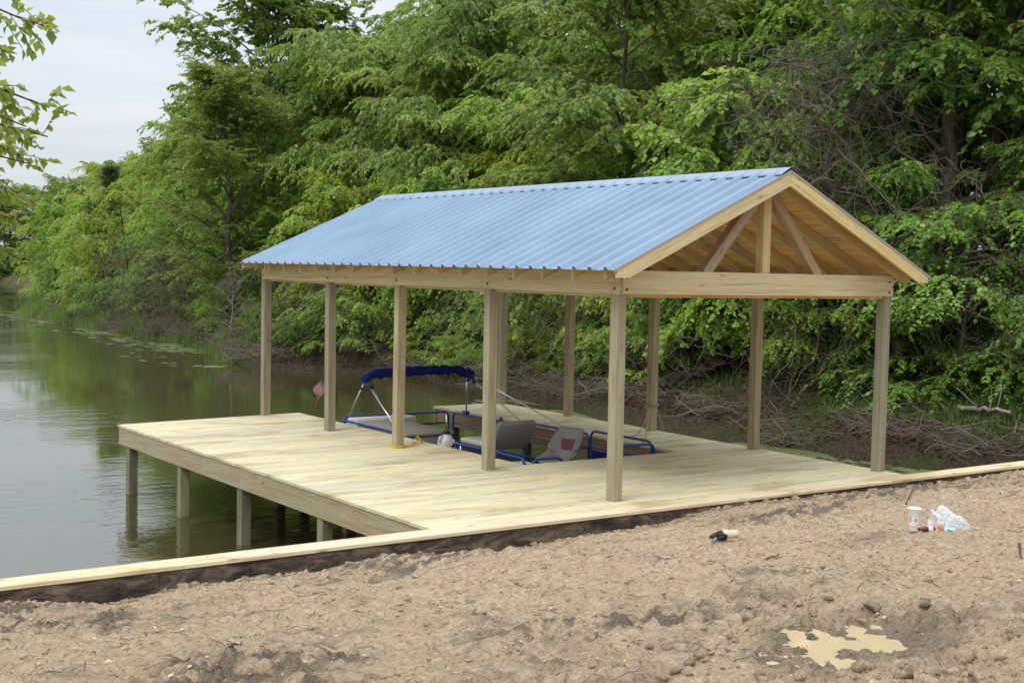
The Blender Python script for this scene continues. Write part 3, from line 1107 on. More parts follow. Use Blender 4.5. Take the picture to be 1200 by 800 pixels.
def rail(p, q, top, name='rail_section', mid=True, panel=None, r=.02):
    """closed blue tube frame between two floor points, rounded upper corners"""
    p, q = Vector(p), Vector(q)
    d = (q - p).normalized()
    L = (q - p).length
    lo = BD + .05
    pts = []

    def at(s, z): return (p + d * s) + Vector((0, 0, z - p.z))
    c = .11
    pts = [at(0, lo), at(0, top - c)]
    for k in range(1, 5):
        a = k / 5 * math.pi / 2
        pts.append(at(c - c * math.cos(a), top - c + c * math.sin(a)))
    pts += [at(c, top), at(L - c, top)]
    for k in range(1, 5):
        a = k / 5 * math.pi / 2
        pts.append(at(L - c + c * math.sin(a), top - c + c * math.cos(a)))
    pts += [at(L, top - c), at(L, lo)]
    mb = MB()
    mb.tube(pts, r, 8, True, True, closed=True)
    if mid:
        mb.tube([at(0, (lo + top) / 2 + .06), at(L, (lo + top) / 2 + .06)], r * .8, 8)
        n = max(1, int(L / .8))
        for k in range(1, n):
            mb.tube([at(L * k / n, lo), at(L * k / n, top)], r * .8, 8)
    o = mb.build(name, MAT['blue_rail'], boat)
    if panel:
        n_ = Vector((-d.y, d.x, 0)) * .004
        v = [at(.03, lo + .02), at(L - .03, lo + .02), at(L - .03, lo + panel), at(.03, lo + panel)]
        MB().add([x + n_ for x in v] + [x - n_ for x in v], [(0, 1, 2, 3), (7, 6, 5, 4), (0, 4, 5, 1), (1, 5, 6, 2), (2, 6, 7, 3), (3, 7, 4, 0)]).build('rail_panel', MAT['blue_cloth'], o)
    return o


RTOP = .02
rail((X0 + .04, 3.30, BD), (X0 + .04, 5.25, BD), RTOP)
rail((X0 + .04, 5.32, BD), (X0 + .04, 5.95, BD), RTOP - .16)
rail((X0 + .04, 6.9, BD), (X0 + .04, 8.9, BD), RTOP - .04)
rail((X1 - .04, 3.25, BD), (X1 - .04, 4.75, BD), RTOP + .12, panel=.34)
rail((X1 - .04, 4.80, BD), (X1 - .04, 6.55, BD), RTOP + .06)
rail((X1 - .04, 6.60, BD), (X1 - .04, 8.95, BD), RTOP)
rail((X0 + .08, 3.17, BD), (1.62, 3.17, BD), RTOP)
rail((2.46, 3.17, BD), (3.34, 3.17, BD), RTOP + .10, panel=.36)
rail((X0 + .10, 9.05, BD), (3.32, 9.05, BD), RTOP)
# small square bracket and clamps where the canopy frame is fixed
MB().box((X1 - .08, 8.45, RTOP - .02), (X1 + .0, 8.57, RTOP + .06)).build('canopy_bracket', MAT['blue_rail'], boat)
MB().box((X1 - .075, 5.12, RTOP + .04), (X1 - .005, 5.22, RTOP + .11)).build('canopy_bracket', MAT['blue_rail'], boat)
mb = MB()
for a in (0, 45, 90, 135):
    a = R(a)
    mb.tube([(X1 - .04 - .0, 7.35 - .05 * math.cos(a), .05 - .05 * math.sin(a)), (X1 - .04, 7.35 + .05 * math.cos(a), .05 + .05 * math.sin(a))], .008, 6)
mb.lathe([(.02, -.02), (.02, .02)], 10, (X1 - .04, 7.35, .05))
mb.build('rod_holder', MAT['black'], boat)


def bucket_seat(cx, cy, rot, z0):
    """one-piece moulded fishing seat on a pedestal"""
    mw = Matrix.Translation((cx, cy, z0)) @ Matrix.Rotation(rot, 4, 'Z') @ Matrix.Scale(1.0, 4)
    shell_v, shell_f = [], []
    nu, nv = 13, 12
    for j in range(nv + 1):
        v = j / nv
        # path of the shell: seat front -> seat back -> up the backrest (local -y is front)
        if v < .42:
            y, z = -.25 + .46 * (v / .42), .02 - .035 * math.sin(v / .42 * math.pi)
            ty = 0
        else:
            q = (v - .42) / .58
            y, z = .21 + .17 * q, .0 + .50 * q
        for i in range(nu):
            u = i / (nu - 1) * 2 - 1
            wdt = .25 - (.05 * max(0, (v - .72) / .28) ** 2) - (.03 if j == 0 else 0)
            wing = abs(u) ** 2.5
            side = .21 * max(0, 1 - abs(v - .46) / .60)
            xx, yy, zz = u * wdt, y - wing * side * (.9 if v > .42 else .0) * 1.0, z + wing * side * (1.0 if v < .5 else .45)
            shell_v.append((xx, yy, zz))
    for j in range(nv):
        for i in range(nu - 1):
            a = j * nu + i
            shell_f.append((a, a + 1, a + nu + 1, a + nu))
    me_ = bpy.data.meshes.new('seat')
    me_.from_pydata(shell_v, [], shell_f)
    me_.polygons.foreach_set('use_smooth', [True] * len(shell_f))
    o = obj('seat', me_, MAT['grey_vinyl'], boat, mw)
    md = o.modifiers.new('thick', 'SOLIDIFY'); md.thickness = .06; md.offset = -1
    md2 = o.modifiers.new('sub', 'SUBSURF'); md2.levels = 1; md2.render_levels = 1
    # maroon inset panel on the backrest
    pv = []
    for (u, q) in ((-.13, .62), (.13, .62), (.10, .30), (-.10, .30)):
        pv.append((u, .21 + .17 * q - .012, .5 * q + .004))
    MB().add([mw @ Vector(v) for v in pv] + [mw @ (Vector(v) + Vector((0, -.012, .004))) for v in pv], [(4, 5, 6, 7), (0, 1, 5, 4), (1, 2, 6, 5), (2, 3, 7, 6), (3, 0, 4, 7)]).build('back_panel', MAT['maroon'], o)
    b = MB().tube([mw @ Vector((0, 0, -.06)), mw @ Vector((0, 0, BD - z0))], .035, 12)
    b.lathe([(.14, BD - z0 + .0), (.13, BD - z0 + .02), (.04, BD - z0 + .05)], 16, (cx, cy, z0))
    b.build('pedestal', MAT['alu'], o)
    return o


p = on_x(641, 545, 2.15)
bucket_seat(2.22, 4.12, R(-72), -.20)

# folding lounge seat: pale cushion and grey reclined back, side on
bx, by = 2.0, 5.55
c = MB().rbox((bx - .25, by - .55 + .3, -.14), (bx + .45, by + .62, -.04), .045)
cu = c.build('bench_cushion', MAT['pale_vinyl'], boat)
mb = MB().rbox((-.36, -.05, 0), (.36, .05, .52), .045)
mw = Matrix.Translation((bx + .10, by - .28, -.14)) @ Matrix.Rotation(R(28), 4, 'X')
mb.v = [tuple(mw @ Vector(v)) for v in mb.v]
bk = mb.build('bench_back', MAT['grey_vinyl'], boat)
mb = MB()
for sx in (-.30, .42):
    mb.tube([(bx + sx, by - .40, BD), (bx + sx, by - .22, -.13), (bx + sx, by - .44, .28)], .015, 8)
    mb.tube([(bx + sx, by + .5, BD), (bx + sx, by + .5, -.13)], .015, 8)
mb.build('bench_frame', MAT['alu'], boat)
# shelf with two cup rings beside the rail
sh = MB().box((1.12, 3.35, -.20), (1.62, 4.15, -.16)).build('side_shelf', MAT['pale_vinyl'], boat)
for y in (3.55, 3.72):
    MB().tube([(1.25 + .05 * math.cos(a * math.pi / 8), y + .05 * math.sin(a * math.pi / 8), -.125) for a in range(16)], .014, 8, closed=True).build('cup_ring', MAT['alu'], sh)
# box seats at the back
bxs = MB().rbox((1.14, 6.85, -.42), (2.05, 8.55, -.10), .03)
o = bxs.build('box_seat', MAT['grey_vinyl'], boat)
MB().rbox((1.12, 6.83, -.10), (2.07, 8.57, -.03), .03).build('seat_lid', MAT['grey_vinyl'], o)
MB().box((1.16, 6.87, BD), (2.03, 8.53, -.40)).build('seat_base', MAT['black'], o)
o = MB().rbox((1.14, 8.62, -.30), (2.4, 9.0, .02), .06).build('stern_seat', MAT['pale_vinyl'], boat)
bb = MB().rbox((1.14, 5.5, -.50), (1.62, 6.3, -.20), .03).build('box_seat', MAT['grey_vinyl'], boat)

# folded canopy in its boot, across the boat, on aluminium struts
yb = 8.15
pts, rad = [], []
for k in range(25):
    f = k / 24
    x = 1.0 + 2.18 * f
    z = .83 + .035 * math.sin(f * math.pi) ** .7 + .04 * f - (.07 * (1 - f / .12) if f < .12 else 0) - (.0 if f < .9 else (f - .9) * .9)
    pts.append((x, yb + .03 * math.sin(f * 9), z))
    rad.append((.078 + .012 * math.sin(k * 2.1) + .008 * math.sin(k * 5.3)) * (1 if 0 < k < 24 else .75))
mb = MB().tube(pts, rad, 14)
v2 = []
for v in mb.v:
    q = .014 * math.sin(v[0] * 31 + v[2] * 40) + .010 * math.sin(v[0] * 63 - v[1] * 50)
    v2.append((v[0], v[1] + q, v[2] + q * .7))
mb.v = v2
bim = MB().tube([(0, 0, 0), (0, 0, .1)], .01, 4)
canopy = mb.build('canopy_boot', MAT['blue_cloth'], boat)
mb = MB().tube([(3.10, yb, .86), (3.2, yb - .02, .78), (3.21, yb - .02, .68)], [.09, .10, .03], 10).build('boot_end', MAT['blue_cloth'], canopy)
struts = [((1.06, yb - .02, .74), (1.07, 6.95, -.02)), ((1.12, yb - .02, .74), (1.10, 7.1, -.02)), ((1.04, yb, .70), (1.06, 8.85, -.04)),
          ((3.16, yb - .02, .80), (3.36, 5.2, .06)), ((3.13, yb - .0, .78), (3.36, 6.6, .04)), ((3.15, yb + .02, .78), (3.36, 8.5, .0))]
for i, (a, b) in enumerate(struts):
    st = MB().tube([a, b], .0145, 8).build('canopy_strut', MAT['alu'], canopy)
    a_, b_v = Vector(a), Vector(b)
    MB().tube([a_.lerp(b_v, .10), a_.lerp(b_v, .15)], .024, 8).build('strut_clamp', MAT['black'], st)
MB().tube([(1.0, yb - .05, .70), (1.0, yb - .06, .45), (1.01, yb - .05, .40)], .008, 5).build('boot_strap', MAT['black'], canopy)

# flag on a short staff at the stern
fx, fy = .99, 9.46
fl = empty('flag', (fx, fy, -.05), 'small stars and stripes flag hanging limp at the boat stern', 'flag')
MB().tube([(fx, fy, -.05), (fx - .02, fy + .02, .86)], .009, 8).build('flag_staff', MAT['pale_vinyl'], fl)
nu, nv = 26, 16
V, fu, fv = [], [], []
for j in range(nv + 1):
    for i in range(nu + 1):
        u, v = i / nu, j / nv
        # hoist down the staff, fly drooping away and down
        dx = -.02 - .36 * u * (1 - .25 * v)
        dz = .84 - .30 * v - .34 * u
        dy = .02 * math.sin(u * 9 + v * 2.0) * (.3 + u)
        V.append((fx + dx * .85 + .03 * math.sin(v * 7 + u * 5) * u, fy + .35 * dx + dy, dz))
        fu.append(u); fv.append(v)
idx = np.arange((nu + 1) * (nv + 1)).reshape(nv + 1, nu + 1)
F = np.stack([idx[:-1, :-1], idx[:-1, 1:], idx[1:, 1:], idx[1:, :-1]], -1).reshape(-1, 4)
obj('flag_cloth', np_mesh('flag_cloth', np.array(V), F, True, {'fu': ('POINT', fu), 'fv': ('POINT', fv)}), MAT['flag'], fl)

# white jug on the boat
jx, jy, jz = 1.30, 5.85, -.20
jug = empty('plastic_jug', (jx, jy, jz), 'white plastic jug with black cap and grey rod standing in the boat', 'jug')
mb = MB().rbox((jx - .12, jy - .12, jz), (jx + .12, jy + .12, jz + .20), .06)
mb.lathe([(.118, .14), (.112, .19), (.085, .235), (.05, .26), (.045, .275)], 18, (jx, jy, jz))
mb.build('jug_body', MAT['white_plastic'], jug)
MB().tube([(jx - .10, jy - .02, jz + .15), (jx - .155, jy - .03, jz + .17), (jx - .14, jy - .03, jz + .23), (jx - .06, jy - .01, jz + .245)], .018, 8).build('jug_handle', MAT['white_plastic'], jug)
MB().lathe([(.055, .272), (.055, .315), (.05, .32)], 16, (jx, jy, jz)).build('jug_cap', MAT['black'], jug)
MB().tube([(jx, jy, jz + .32), (jx, jy + .01, jz + .60)], .012, 8).build('jug_rod', MAT['alu'], jug)

# ------------------------------------------------------------------ ropes
L3 = LP[2]


def jitter_line(pts, n, amp, rs):
    rn = random.Random(rs)
    out_ = []
    for a, b in zip(pts[:-1], pts[1:]):
        for k in range(n):
            q = Vector(a).lerp(Vector(b), k / n)
            out_.append(q + Vector((rn.uniform(-amp, amp), rn.uniform(-amp, amp), rn.uniform(0, amp) * .6)))
    out_.append(Vector(pts[-1]))
    return out_


yr = empty('yellow_rope', (L3[0] + .2, L3[1] + .1, .0), 'yellow rope looped round the foot of a post and trailing to the slip', 'rope')
e = .012
mb = MB()
for zz in (.010, .027):
    mb.tube([(L3[0] - e, L3[1] - e, zz), (L3[0] + PS + e, L3[1] - e, zz), (L3[0] + PS + e, L3[1] + PS + e, zz), (L3[0] - e, L3[1] + PS + e, zz)], .009, 6, closed=True)
mb.build('rope_loop', MAT['yellow_rope'], yr)
mb = MB()
pts = [(L3[0] + PS, L3[1] - .01, .010), (L3[0] + .30, L3[1] + .05, .012), (L3[0] + .42, L3[1] + .20, .03), (L3[0] + .36, L3[1] + .10, .05), (.52, L3[1] + .30, .014), (.60, L3[1] + .42, .09), (.64, L3[1] + .36, .02), (.68, L3[1] + .52, .10), (.72, L3[1] + .44, .015), (.80, L3[1] + .50, -.02), (.83, L3[1] + .52, -.3)]
mb.tube(jitter_line(pts, 4, .02, 2), .009, 6)
mb.build('rope_tail', MAT['yellow_rope'], yr)

R3 = RP[2]
gr = empty('grey_rope', (R3[0], R3[1], .0), 'weathered grey mooring rope tied round a rear post and slung to the boat', 'rope')
mb = MB()
for zz in (.42, .437, .455):
    mb.tube([(R3[0] - e, R3[1] - e, zz), (R3[0] + PS + e, R3[1] - e, zz + .008), (R3[0] + PS + e, R3[1] + PS + e, zz), (R3[0] - e, R3[1] + PS + e, zz)], .009, 6, closed=True)
mb.build('rope_loop', MAT['grey_rope'], gr)
for sag, tgt in ((.16, (3.40, 3.75, .16)), (.36, (3.40, 3.55, .15))):
    a, b = Vector((R3[0] - .01, R3[1] + .02, .43)), Vector(tgt)
    pts = [a.lerp(b, k / 14) + Vector((0, 0, -sag * 4 * (k / 14) * (1 - k / 14) * .8)) for k in range(15)]
    pts = [Vector((p_.x, p_.y, max(p_.z, .012 if p_.x > 3.62 else p_.z))) for p_ in pts]
    MB().tube(pts, .008, 6).build('rope_span', MAT['grey_rope'], gr)
MB().tube(jitter_line([(R3[0] + PS + .01, R3[1] + .04, .42), (R3[0] + PS + .05, R3[1] + .0, .2), (R3[0] + PS + .12, R3[1] - .05, .02)], 4, .012, 6), .008, 6).build('rope_end', MAT['grey_rope'], gr)

# ------------------------------------------------------------------ litter on the yard
G = ground_hit(1070, 624)
cz = gz(G[0], G[1]) - .004
cup = empty('foam_cup', (G[0], G[1], cz), 'tall white foam drink cup with pink and purple print beside a plastic bag', 'cup')
tilt = Matrix.Rotation(R(3), 4, 'Y') @ Matrix.Rotation(R(20), 4, 'Z')
prof = [(.034, .0), (.036, .002), (.037, .045), (.0395, .047), (.0405, .052), (.053, .172), (.0555, .174), (.0555, .181), (.053, .183)]
MB().lathe(prof, 28, (G[0], G[1], cz), tilt.to_3x3()).build('cup_body', MAT['foam'], cup)
MB().lathe([(.0575, .180), (.0575, .192), (.052, .194), (.050, .190)], 28, (G[0], G[1], cz), tilt.to_3x3()).build('cup_lid', MAT['foam'], cup)


def decal(cells, mat, a0, z0, name):
    """small curved patches on the cup, a0 = bearing in degrees"""
    mb = MB()
    for (u0, u1, w0, w1) in cells:
        vs = []
        for z in (w0, w1):
            for k in range(4):
                a = R(a0 + u0 + (u1 - u0) * k / 3)
                r = .0405 + (.053 - .0405) * ((z0 + z - .052) / .12) + .0006
                q = tilt.to_3x3() @ Vector((r * math.cos(a), r * math.sin(a), z0 + z))
                vs.append(q + Vector((G[0], G[1], cz)))
        mb.add(vs, [(k, k + 1, k + 5, k + 4) for k in range(3)])
    return mb.build(name, mat, cup)


view = math.degrees(math.atan2(CAM[1] - G[1], CAM[0] - G[0])) - 20
decal([(-12, 10, 0, .006), (-14, -4, .006, .020), (2, 12, .008, .022), (-10, 8, .022, .030), (-15, 5, .033, .040), (-5, 13, .040, .046)], MAT['pink'], view - 38, .075, 'cup_print')
decal([(-10, 10, 0, .014), (-6, 6, .014, .020)], MAT['purple'], view + 18, .085, 'cup_print')
decal([(-6, 8, 0, .010)], MAT['yellow'], view + 32, .065, 'cup_print')
decal([(-5, 5, 0, .006)], MAT['yellow'], view + 0, .065, 'cup_print')

# crumpled carrier bag, mouth towards the cup
G2 = ground_hit(1114, 622)
bz = gz(G2[0], G2[1]) - .01
rgt = Vector((RT[0], RT[1], 0)).normalized()
fwd = Vector((FW[0], FW[1], 0)).normalized()
bag = empty('plastic_bag', (G2[0], G2[1], bz), 'crumpled white plastic carrier bag lying open on the dirt', 'bag')
nu, nv = 72, 44
rb = np.random.default_rng(8)
pn = unit_rows = rb.normal(size=(46, 3))
pn = pn / np.linalg.norm(pn, axis=1, keepdims=True)
ph = rb.uniform(.66, 1.0, 46)
kd = rb.normal(size=(8, 3)) * 9
V = []
for j in range(nv + 1):
    th = math.pi * (j + .001) / (nv + .002)
    for i in range(nu):
        a = 2 * math.pi * i / nu
        d = np.array([-math.cos(th), math.sin(th) * math.cos(a), math.sin(th) * math.sin(a)])
        dt = pn @ d
        r_ = float(np.min(np.where(dt > .05, ph / np.maximum(dt, .05), 9)))
        r_ *= 1 - .10 * sum(abs(math.sin(kd[q] @ d + q)) ** 6 for q in range(8)) / 2
        if d[0] < -.62: r_ *= 1 - .75 * (-.62 - d[0]) / .38        # the mouth sags inwards
        q = d * r_ * np.array([.215, .14, .165])
        q[2] = max(q[2] + .062 - .05 * max(0, d[0]), .0)
        if d[2] > .3: q[2] += .055 * max(0, 1 - abs(d[0] + .45) / .4) * d[2]
        V.append(Vector((G2[0], G2[1], bz)) + rgt * float(q[0]) + fwd * float(q[1]) + Vector((0, 0, float(q[2]))))
fs = []
for j in range(nv):
    for i in range(nu):
        fs.append((j * nu + i, j * nu + (i + 1) % nu, (j + 1) * nu + (i + 1) % nu, (j + 1) * nu + i))
MB().add(V, fs, False).build('bag_film', MAT['bag'], bag)
# open collar of the mouth with its two handle loops
V, fs = [], []
for j in range(7):
    f = j / 6
    for i in range(40):
        a = 2 * math.pi * i / 40
        r_ = .062 + .035 * f + .010 * math.sin(a * 5 + 1) * f + .006 * math.sin(a * 11)
        V.append(Vector((G2[0], G2[1], bz)) + rgt * (-.095 - .075 * f + .012 * math.sin(a * 3)) + fwd * (r_ * 1.05 * math.cos(a) - .02) + Vector((0, 0, max(.004, .068 + r_ * 1.25 * math.sin(a)))))
for j in range(6):
    for i in range(40):
        fs.append((j * 40 + i, j * 40 + (i + 1) % 40, (j + 1) * 40 + (i + 1) % 40, (j + 1) * 40 + i))
MB().add(V, fs, False).build('bag_mouth', MAT['bag'], bag)
mb = MB().rbox((-.055, -.05, .005), (.05, .05, .055), .02)
mb.v = [tuple(Vector((G2[0], G2[1], bz)) + rgt * (v[0] - .04) + fwd * (v[1] - .085) + Vector((0, 0, v[2]))) for v in mb.v]
wr = mb.build('food_wrapper', MAT['pale_blue'])
tag(wr, 'pale blue paper wrapper showing inside the mouth of the plastic bag', 'wrapper')
mb = MB().rbox((-.16, -.10, .03), (-.09, -.05, .075), .012)
mb.v = [tuple(Vector((G2[0], G2[1], bz)) + rgt * v[0] + fwd * v[1] + Vector((0, 0, v[2]))) for v in mb.v]
tag(mb.build('snack_packet', MAT['orange']), 'orange snack packet poking out of the plastic bag mouth', 'packet')
# bottle lying between cup and bag
G3 = ground_hit(1084, 623)
b3 = gz(G3[0], G3[1]) + .019
bo = empty('soda_bottle', (G3[0], G3[1], b3 - .026), 'dark red soda bottle with black cap lying between cup and bag', 'bottle')
BSC = .72
mxr = Matrix.Scale(.72, 3) @ Matrix((rgt, fwd, Vector((0, 0, 1)))).transposed() @ Matrix.Rotation(R(90), 3, 'Y')
MB().lathe([(.012, -.065), (.013, -.045), (.027, -.02), (.030, .0), (.028, .03), (.030, .06), (.030, .10), (.025, .115)], 20, (G3[0], G3[1], b3), mxr).build('bottle_body', MAT['bottle'], bo)
MB().lathe([(.0155, -.085), (.0155, -.066), (.013, -.064)], 16, (G3[0], G3[1], b3), mxr).build('bottle_cap', MAT['black'], bo)
MB().lathe([(.0305, .035), (.0305, .085)], 20, (G3[0], G3[1], b3), mxr).build('bottle_label', MAT['white_plastic'], bo)

# work glove lying on its back
G4 = ground_hit(847, 633)
g4 = gz(G4[0], G4[1])
gl = empty('work_glove', (G4[0], G4[1], g4), 'cream knitted work glove with black rubber fingers lying on the dirt', 'glove')


def gp(x, y, z): return Vector((G4[0], G4[1], g4)) + rgt * x + fwd * y + Vector((0, 0, z))


mb = MB()
mb.tube([gp(.135, .015, .048), gp(.10, .012, .046), (gp(.06, .008, .044)), gp(.02, .0, .044), gp(-.01, -.005, .045)], [.036, .034, .038, .042, .040], 14)
mb.build('glove_cuff', MAT['glove_cream'], gl)
mb = MB()
mb.tube([gp(.03, -.006, .034), gp(-.02, -.012, .036), gp(-.055, -.014, .034)], [.036, .044, .036], 14)
for k, (dy, ln, dr) in enumerate(((-.034, .060, .02), (-.014, .075, .012), (.008, .070, .010), (.028, .052, .014))):
    a = gp(-.05, dy - .008, .036)
    mb.tube([a, gp(-.05 - ln * .45, dy - .014, .040), gp(-.05 - ln * .85, dy - .020, .030 - dr * .4), gp(-.05 - ln, dy - .026, .018)], [.0145, .0135, .0125, .008], 10)
mb.tube([gp(.0, -.04, .03), gp(-.03, -.068, .028), gp(-.06, -.075, .018)], [.015, .014, .009], 10)
mb.build('glove_fingers', MAT['glove_black'], gl)


# ------------------------------------------------------------------ sticks, clods, roots on the yard
def stick(px0, py0, px1, py1, r, label, bend=.03, seed=1, lift=0.0):
    a, b = ground_hit(px0, py0), ground_hit(px1, py1)
    rn = random.Random(seed)
    pts = []
    for k in range(7):
        f = k / 6
        x, y = a[0] + (b[0] - a[0]) * f + rn.uniform(-bend, bend) * .5, a[1] + (b[1] - a[1]) * f + rn.uniform(-bend, bend) * .5
        pts.append((x, y, gz(x, y) + r + lift * math.sin(f * math.pi)))
    tag(MB().tube(pts, [r * (1.1 - .7 * k / 6) for k in range(7)], 6).build('fallen_twig', MAT['twig']), label, 'twig')


stick(258, 782, 284, 752, .009, 'bent dark twig lying on rough dirt between the wall and the yard edge', .03, 4, .02)
stick(1062, 592, 1083, 574, .008, 'thin dark twig on the dirt behind the foam cup', .03, 5, .02)
stick(1105, 612, 1117, 628, .005, 'thin twig leaning against the plastic bag', .01, 6, .03)
stick(1194, 638, 1198, 656, .009, 'short dark stick on bare dirt right of the bag', .01, 7, .01)
stick(900, 656, 914, 648, .007, 'pale curved root stub on the dirt between glove and puddle', .02, 8, .02)
stick(860, 610, 866, 640, .003, 'hair-thin straw stalk on the dirt beside the glove', .02, 9, .01)

rg = np.random.default_rng(12)


def yard_pts(n, x0=-9, x1=7.3, y0=-9, y1=-.8):
    x, y = rg.uniform(x0, x1, n), rg.uniform(y0, y1, n)
    y = np.minimum(y, wall_y(x) - .10)
    return x, y, terrain(x, y)[0]


# crumbs of soil: irregular little lumps
n = 9000
x, y, z = yard_pts(n)
dens = fbm(x * 1.1, y * 1.1, 3, 71) + rg.uniform(-.15, .15, n)
sel = dens > .47
x, y, z = x[sel], y[sel], z[sel]
n = len(x)
sz = .004 + .017 * rg.random(n) ** 2.5
ico = np.array([(0, 0, 1), (.89, 0, .45), (.28, .85, .45), (-.72, .53, .45), (-.72, -.53, .45), (.28, -.85, .45), (.72, .53, -.45), (-.28, .85, -.45), (-.89, 0, -.45), (-.28, -.85, -.45), (.72, -.53, -.45), (0, 0, -1)])
icf = np.array([(0, 1, 2), (0, 2, 3), (0, 3, 4), (0, 4, 5), (0, 5, 1), (1, 6, 2), (2, 7, 3), (3, 8, 4), (4, 9, 5), (5, 10, 1), (1, 10, 6), (2, 6, 7), (3, 7, 8), (4, 8, 9), (5, 9, 10), (11, 7, 6), (11, 8, 7), (11, 9, 8), (11, 10, 9), (11, 6, 10)])
V = ico[None] * sz[:, None, None] * rg.uniform(.45, 1.4, (n, 12, 1)) * np.array([1.3, 1.0, .6])
V = V + np.stack([x, y, z + sz * .12], -1)[:, None, :]
F = (icf[None] + (np.arange(n) * 12)[:, None, None]).reshape(-1, 3)
me = np_mesh('soil_crumbs', V.reshape(-1, 3), F, False, {'yard': ('POINT', np.ones(n * 12)), 'damp': ('POINT', np.repeat(rg.choice([0, 0, .15, .45], n), 12))})
tag(obj('soil_crumbs', me, MAT['ground']), 'loose crumbs and clods of tan soil over the dirt yard', 'soil', kind='stuff')

# bigger broken lumps heaped against the fabric and round the puddle
nb_ = 900
xb = np.concatenate([rg.uniform(-8.5, 7.2, 600), np.array([PUD[i % 3][0] for i in range(300)]) + rg.normal(0, .45, 300)])
yb_ = np.concatenate([wall_y(xb[:600]) - .10 - np.abs(rg.normal(0, .14, 600)), np.array([PUD[i % 3][1] for i in range(300)]) + rg.normal(0, .50, 300)])
keep = np.ones(nb_, bool)
for (pxx, pyy, rx, ry, dp) in PUD:
    keep &= ((xb - pxx) ** 2 + (yb_ - pyy) ** 2) > .33 ** 2
xb, yb_ = xb[keep], yb_[keep]
nb_ = len(xb)
sb = .010 + .035 * rg.random(nb_) ** 2.5
V = ico[None] * sb[:, None, None] * rg.uniform(.4, 1.5, (nb_, 12, 1)) * np.array([1.3, 1.1, .8])
V = V + np.stack([xb, yb_, terrain(xb, yb_)[0] + sb * .15], -1)[:, None, :]
F = (icf[None] + (np.arange(nb_) * 12)[:, None, None]).reshape(-1, 3)
me = np_mesh('soil_lumps', V.reshape(-1, 3), F, False, {'yard': ('POINT', np.ones(nb_ * 12)), 'damp': ('POINT', np.repeat(rg.choice([0, 0, .2, .45], nb_), 12))})
tag(obj('soil_lumps', me, MAT['ground']), 'broken lumps of soil against the wall fabric and round the puddles', 'soil', kind='stuff')

# roots, straw and bits of bark
n = 6500
x, y, z = yard_pts(n)
ln = .02 + .12 * rg.random(n) ** 3
az = rg.uniform(0, math.pi * 2, n)
rr = .0008 + .0017 * rg.random(n)
K = 4
P = np.zeros((n, K, 3))
for k in range(K):
    f = k / (K - 1) - .5
    P[:, k, 0] = x + np.cos(az) * ln * f + rg.normal(0, .006, n)
    P[:, k, 1] = y + np.sin(az) * ln * f + rg.normal(0, .006, n)
    P[:, k, 2] = terrain(P[:, k, 0], P[:, k, 1])[0] + .004 + rg.random(n) * .012


def tubes(P, Rr, n=3):
    """(B,K,3) polylines, (B,K) radii -> verts, quads"""
    B, K, _ = P.shape
    T = np.gradient(P, axis=1)
    T /= np.linalg.norm(T, axis=2, keepdims=True) + 1e-9
    ref = np.where(np.abs(T[..., 2:3]) > .9, np.array([1., 0, 0]), np.array([0, 0, 1.]))
    A = np.cross(T, ref)
    A /= np.linalg.norm(A, axis=2, keepdims=True) + 1e-9
    Bn = np.cross(A, T)
    q = 2 * np.pi * np.arange(n) / n
    V = P[:, :, None, :] + (A[:, :, None, :] * np.cos(q)[None, None, :, None] + Bn[:, :, None, :] * np.sin(q)[None, None, :, None]) * Rr[:, :, None, None]
    base = np.arange(B * K * n).reshape(B, K, n)
    a, b = base[:, :-1, :], base[:, 1:, :]
    F = np.stack([a, np.roll(a, -1, 2), np.roll(b, -1, 2), b], -1).reshape(-1, 4)
    return V.reshape(-1, 3), F


dk = rg.random(n) < .55
for msk, nm, mt, lb in ((dk, 'root_fibres', MAT['twig'], 'dark root fibres and bark bits strewn over the dirt yard'), (~dk, 'straw_bits', MAT['stick'], 'pale straw bits strewn over the dirt yard')):
    V, F = tubes(P[msk], np.repeat(rr[msk][:, None], K, 1), 3)
    tag(obj(nm, np_mesh(nm, V, F), mt), lb, 'debris', kind='stuff')
# ------------------------------------------------------------------ vegetation
def unit(v):
    return v / (np.linalg.norm(v, axis=-1, keepdims=True) + 1e-9)


def leaves_mesh(name, B, D, Nn, ln, wd, rng, fold=.25, tint_base=None):
    """diamond leaves: base B, direction D, normal hint Nn"""
    D = unit(D)
    S = unit(np.cross(D, Nn))
    Up = np.cross(S, D)
    n = len(B)
    l, w_ = ln[:, None], wd[:, None]
    mid = B + D * l * .45
    V = np.stack([B, mid - S * w_ + Up * w_ * fold, B + D * l - Up * l * .12, mid + S * w_ + Up * w_ * fold], 1)
    F = np.arange(n * 4).reshape(n, 4)
    tint = np.clip(rng.normal(.5, .17, n) if tint_base is None else tint_base + rng.normal(0, .12, n), 0, 1)
    return np_mesh(name, V.reshape(-1, 3), F, False, {'tint': ('FACE', tint)})


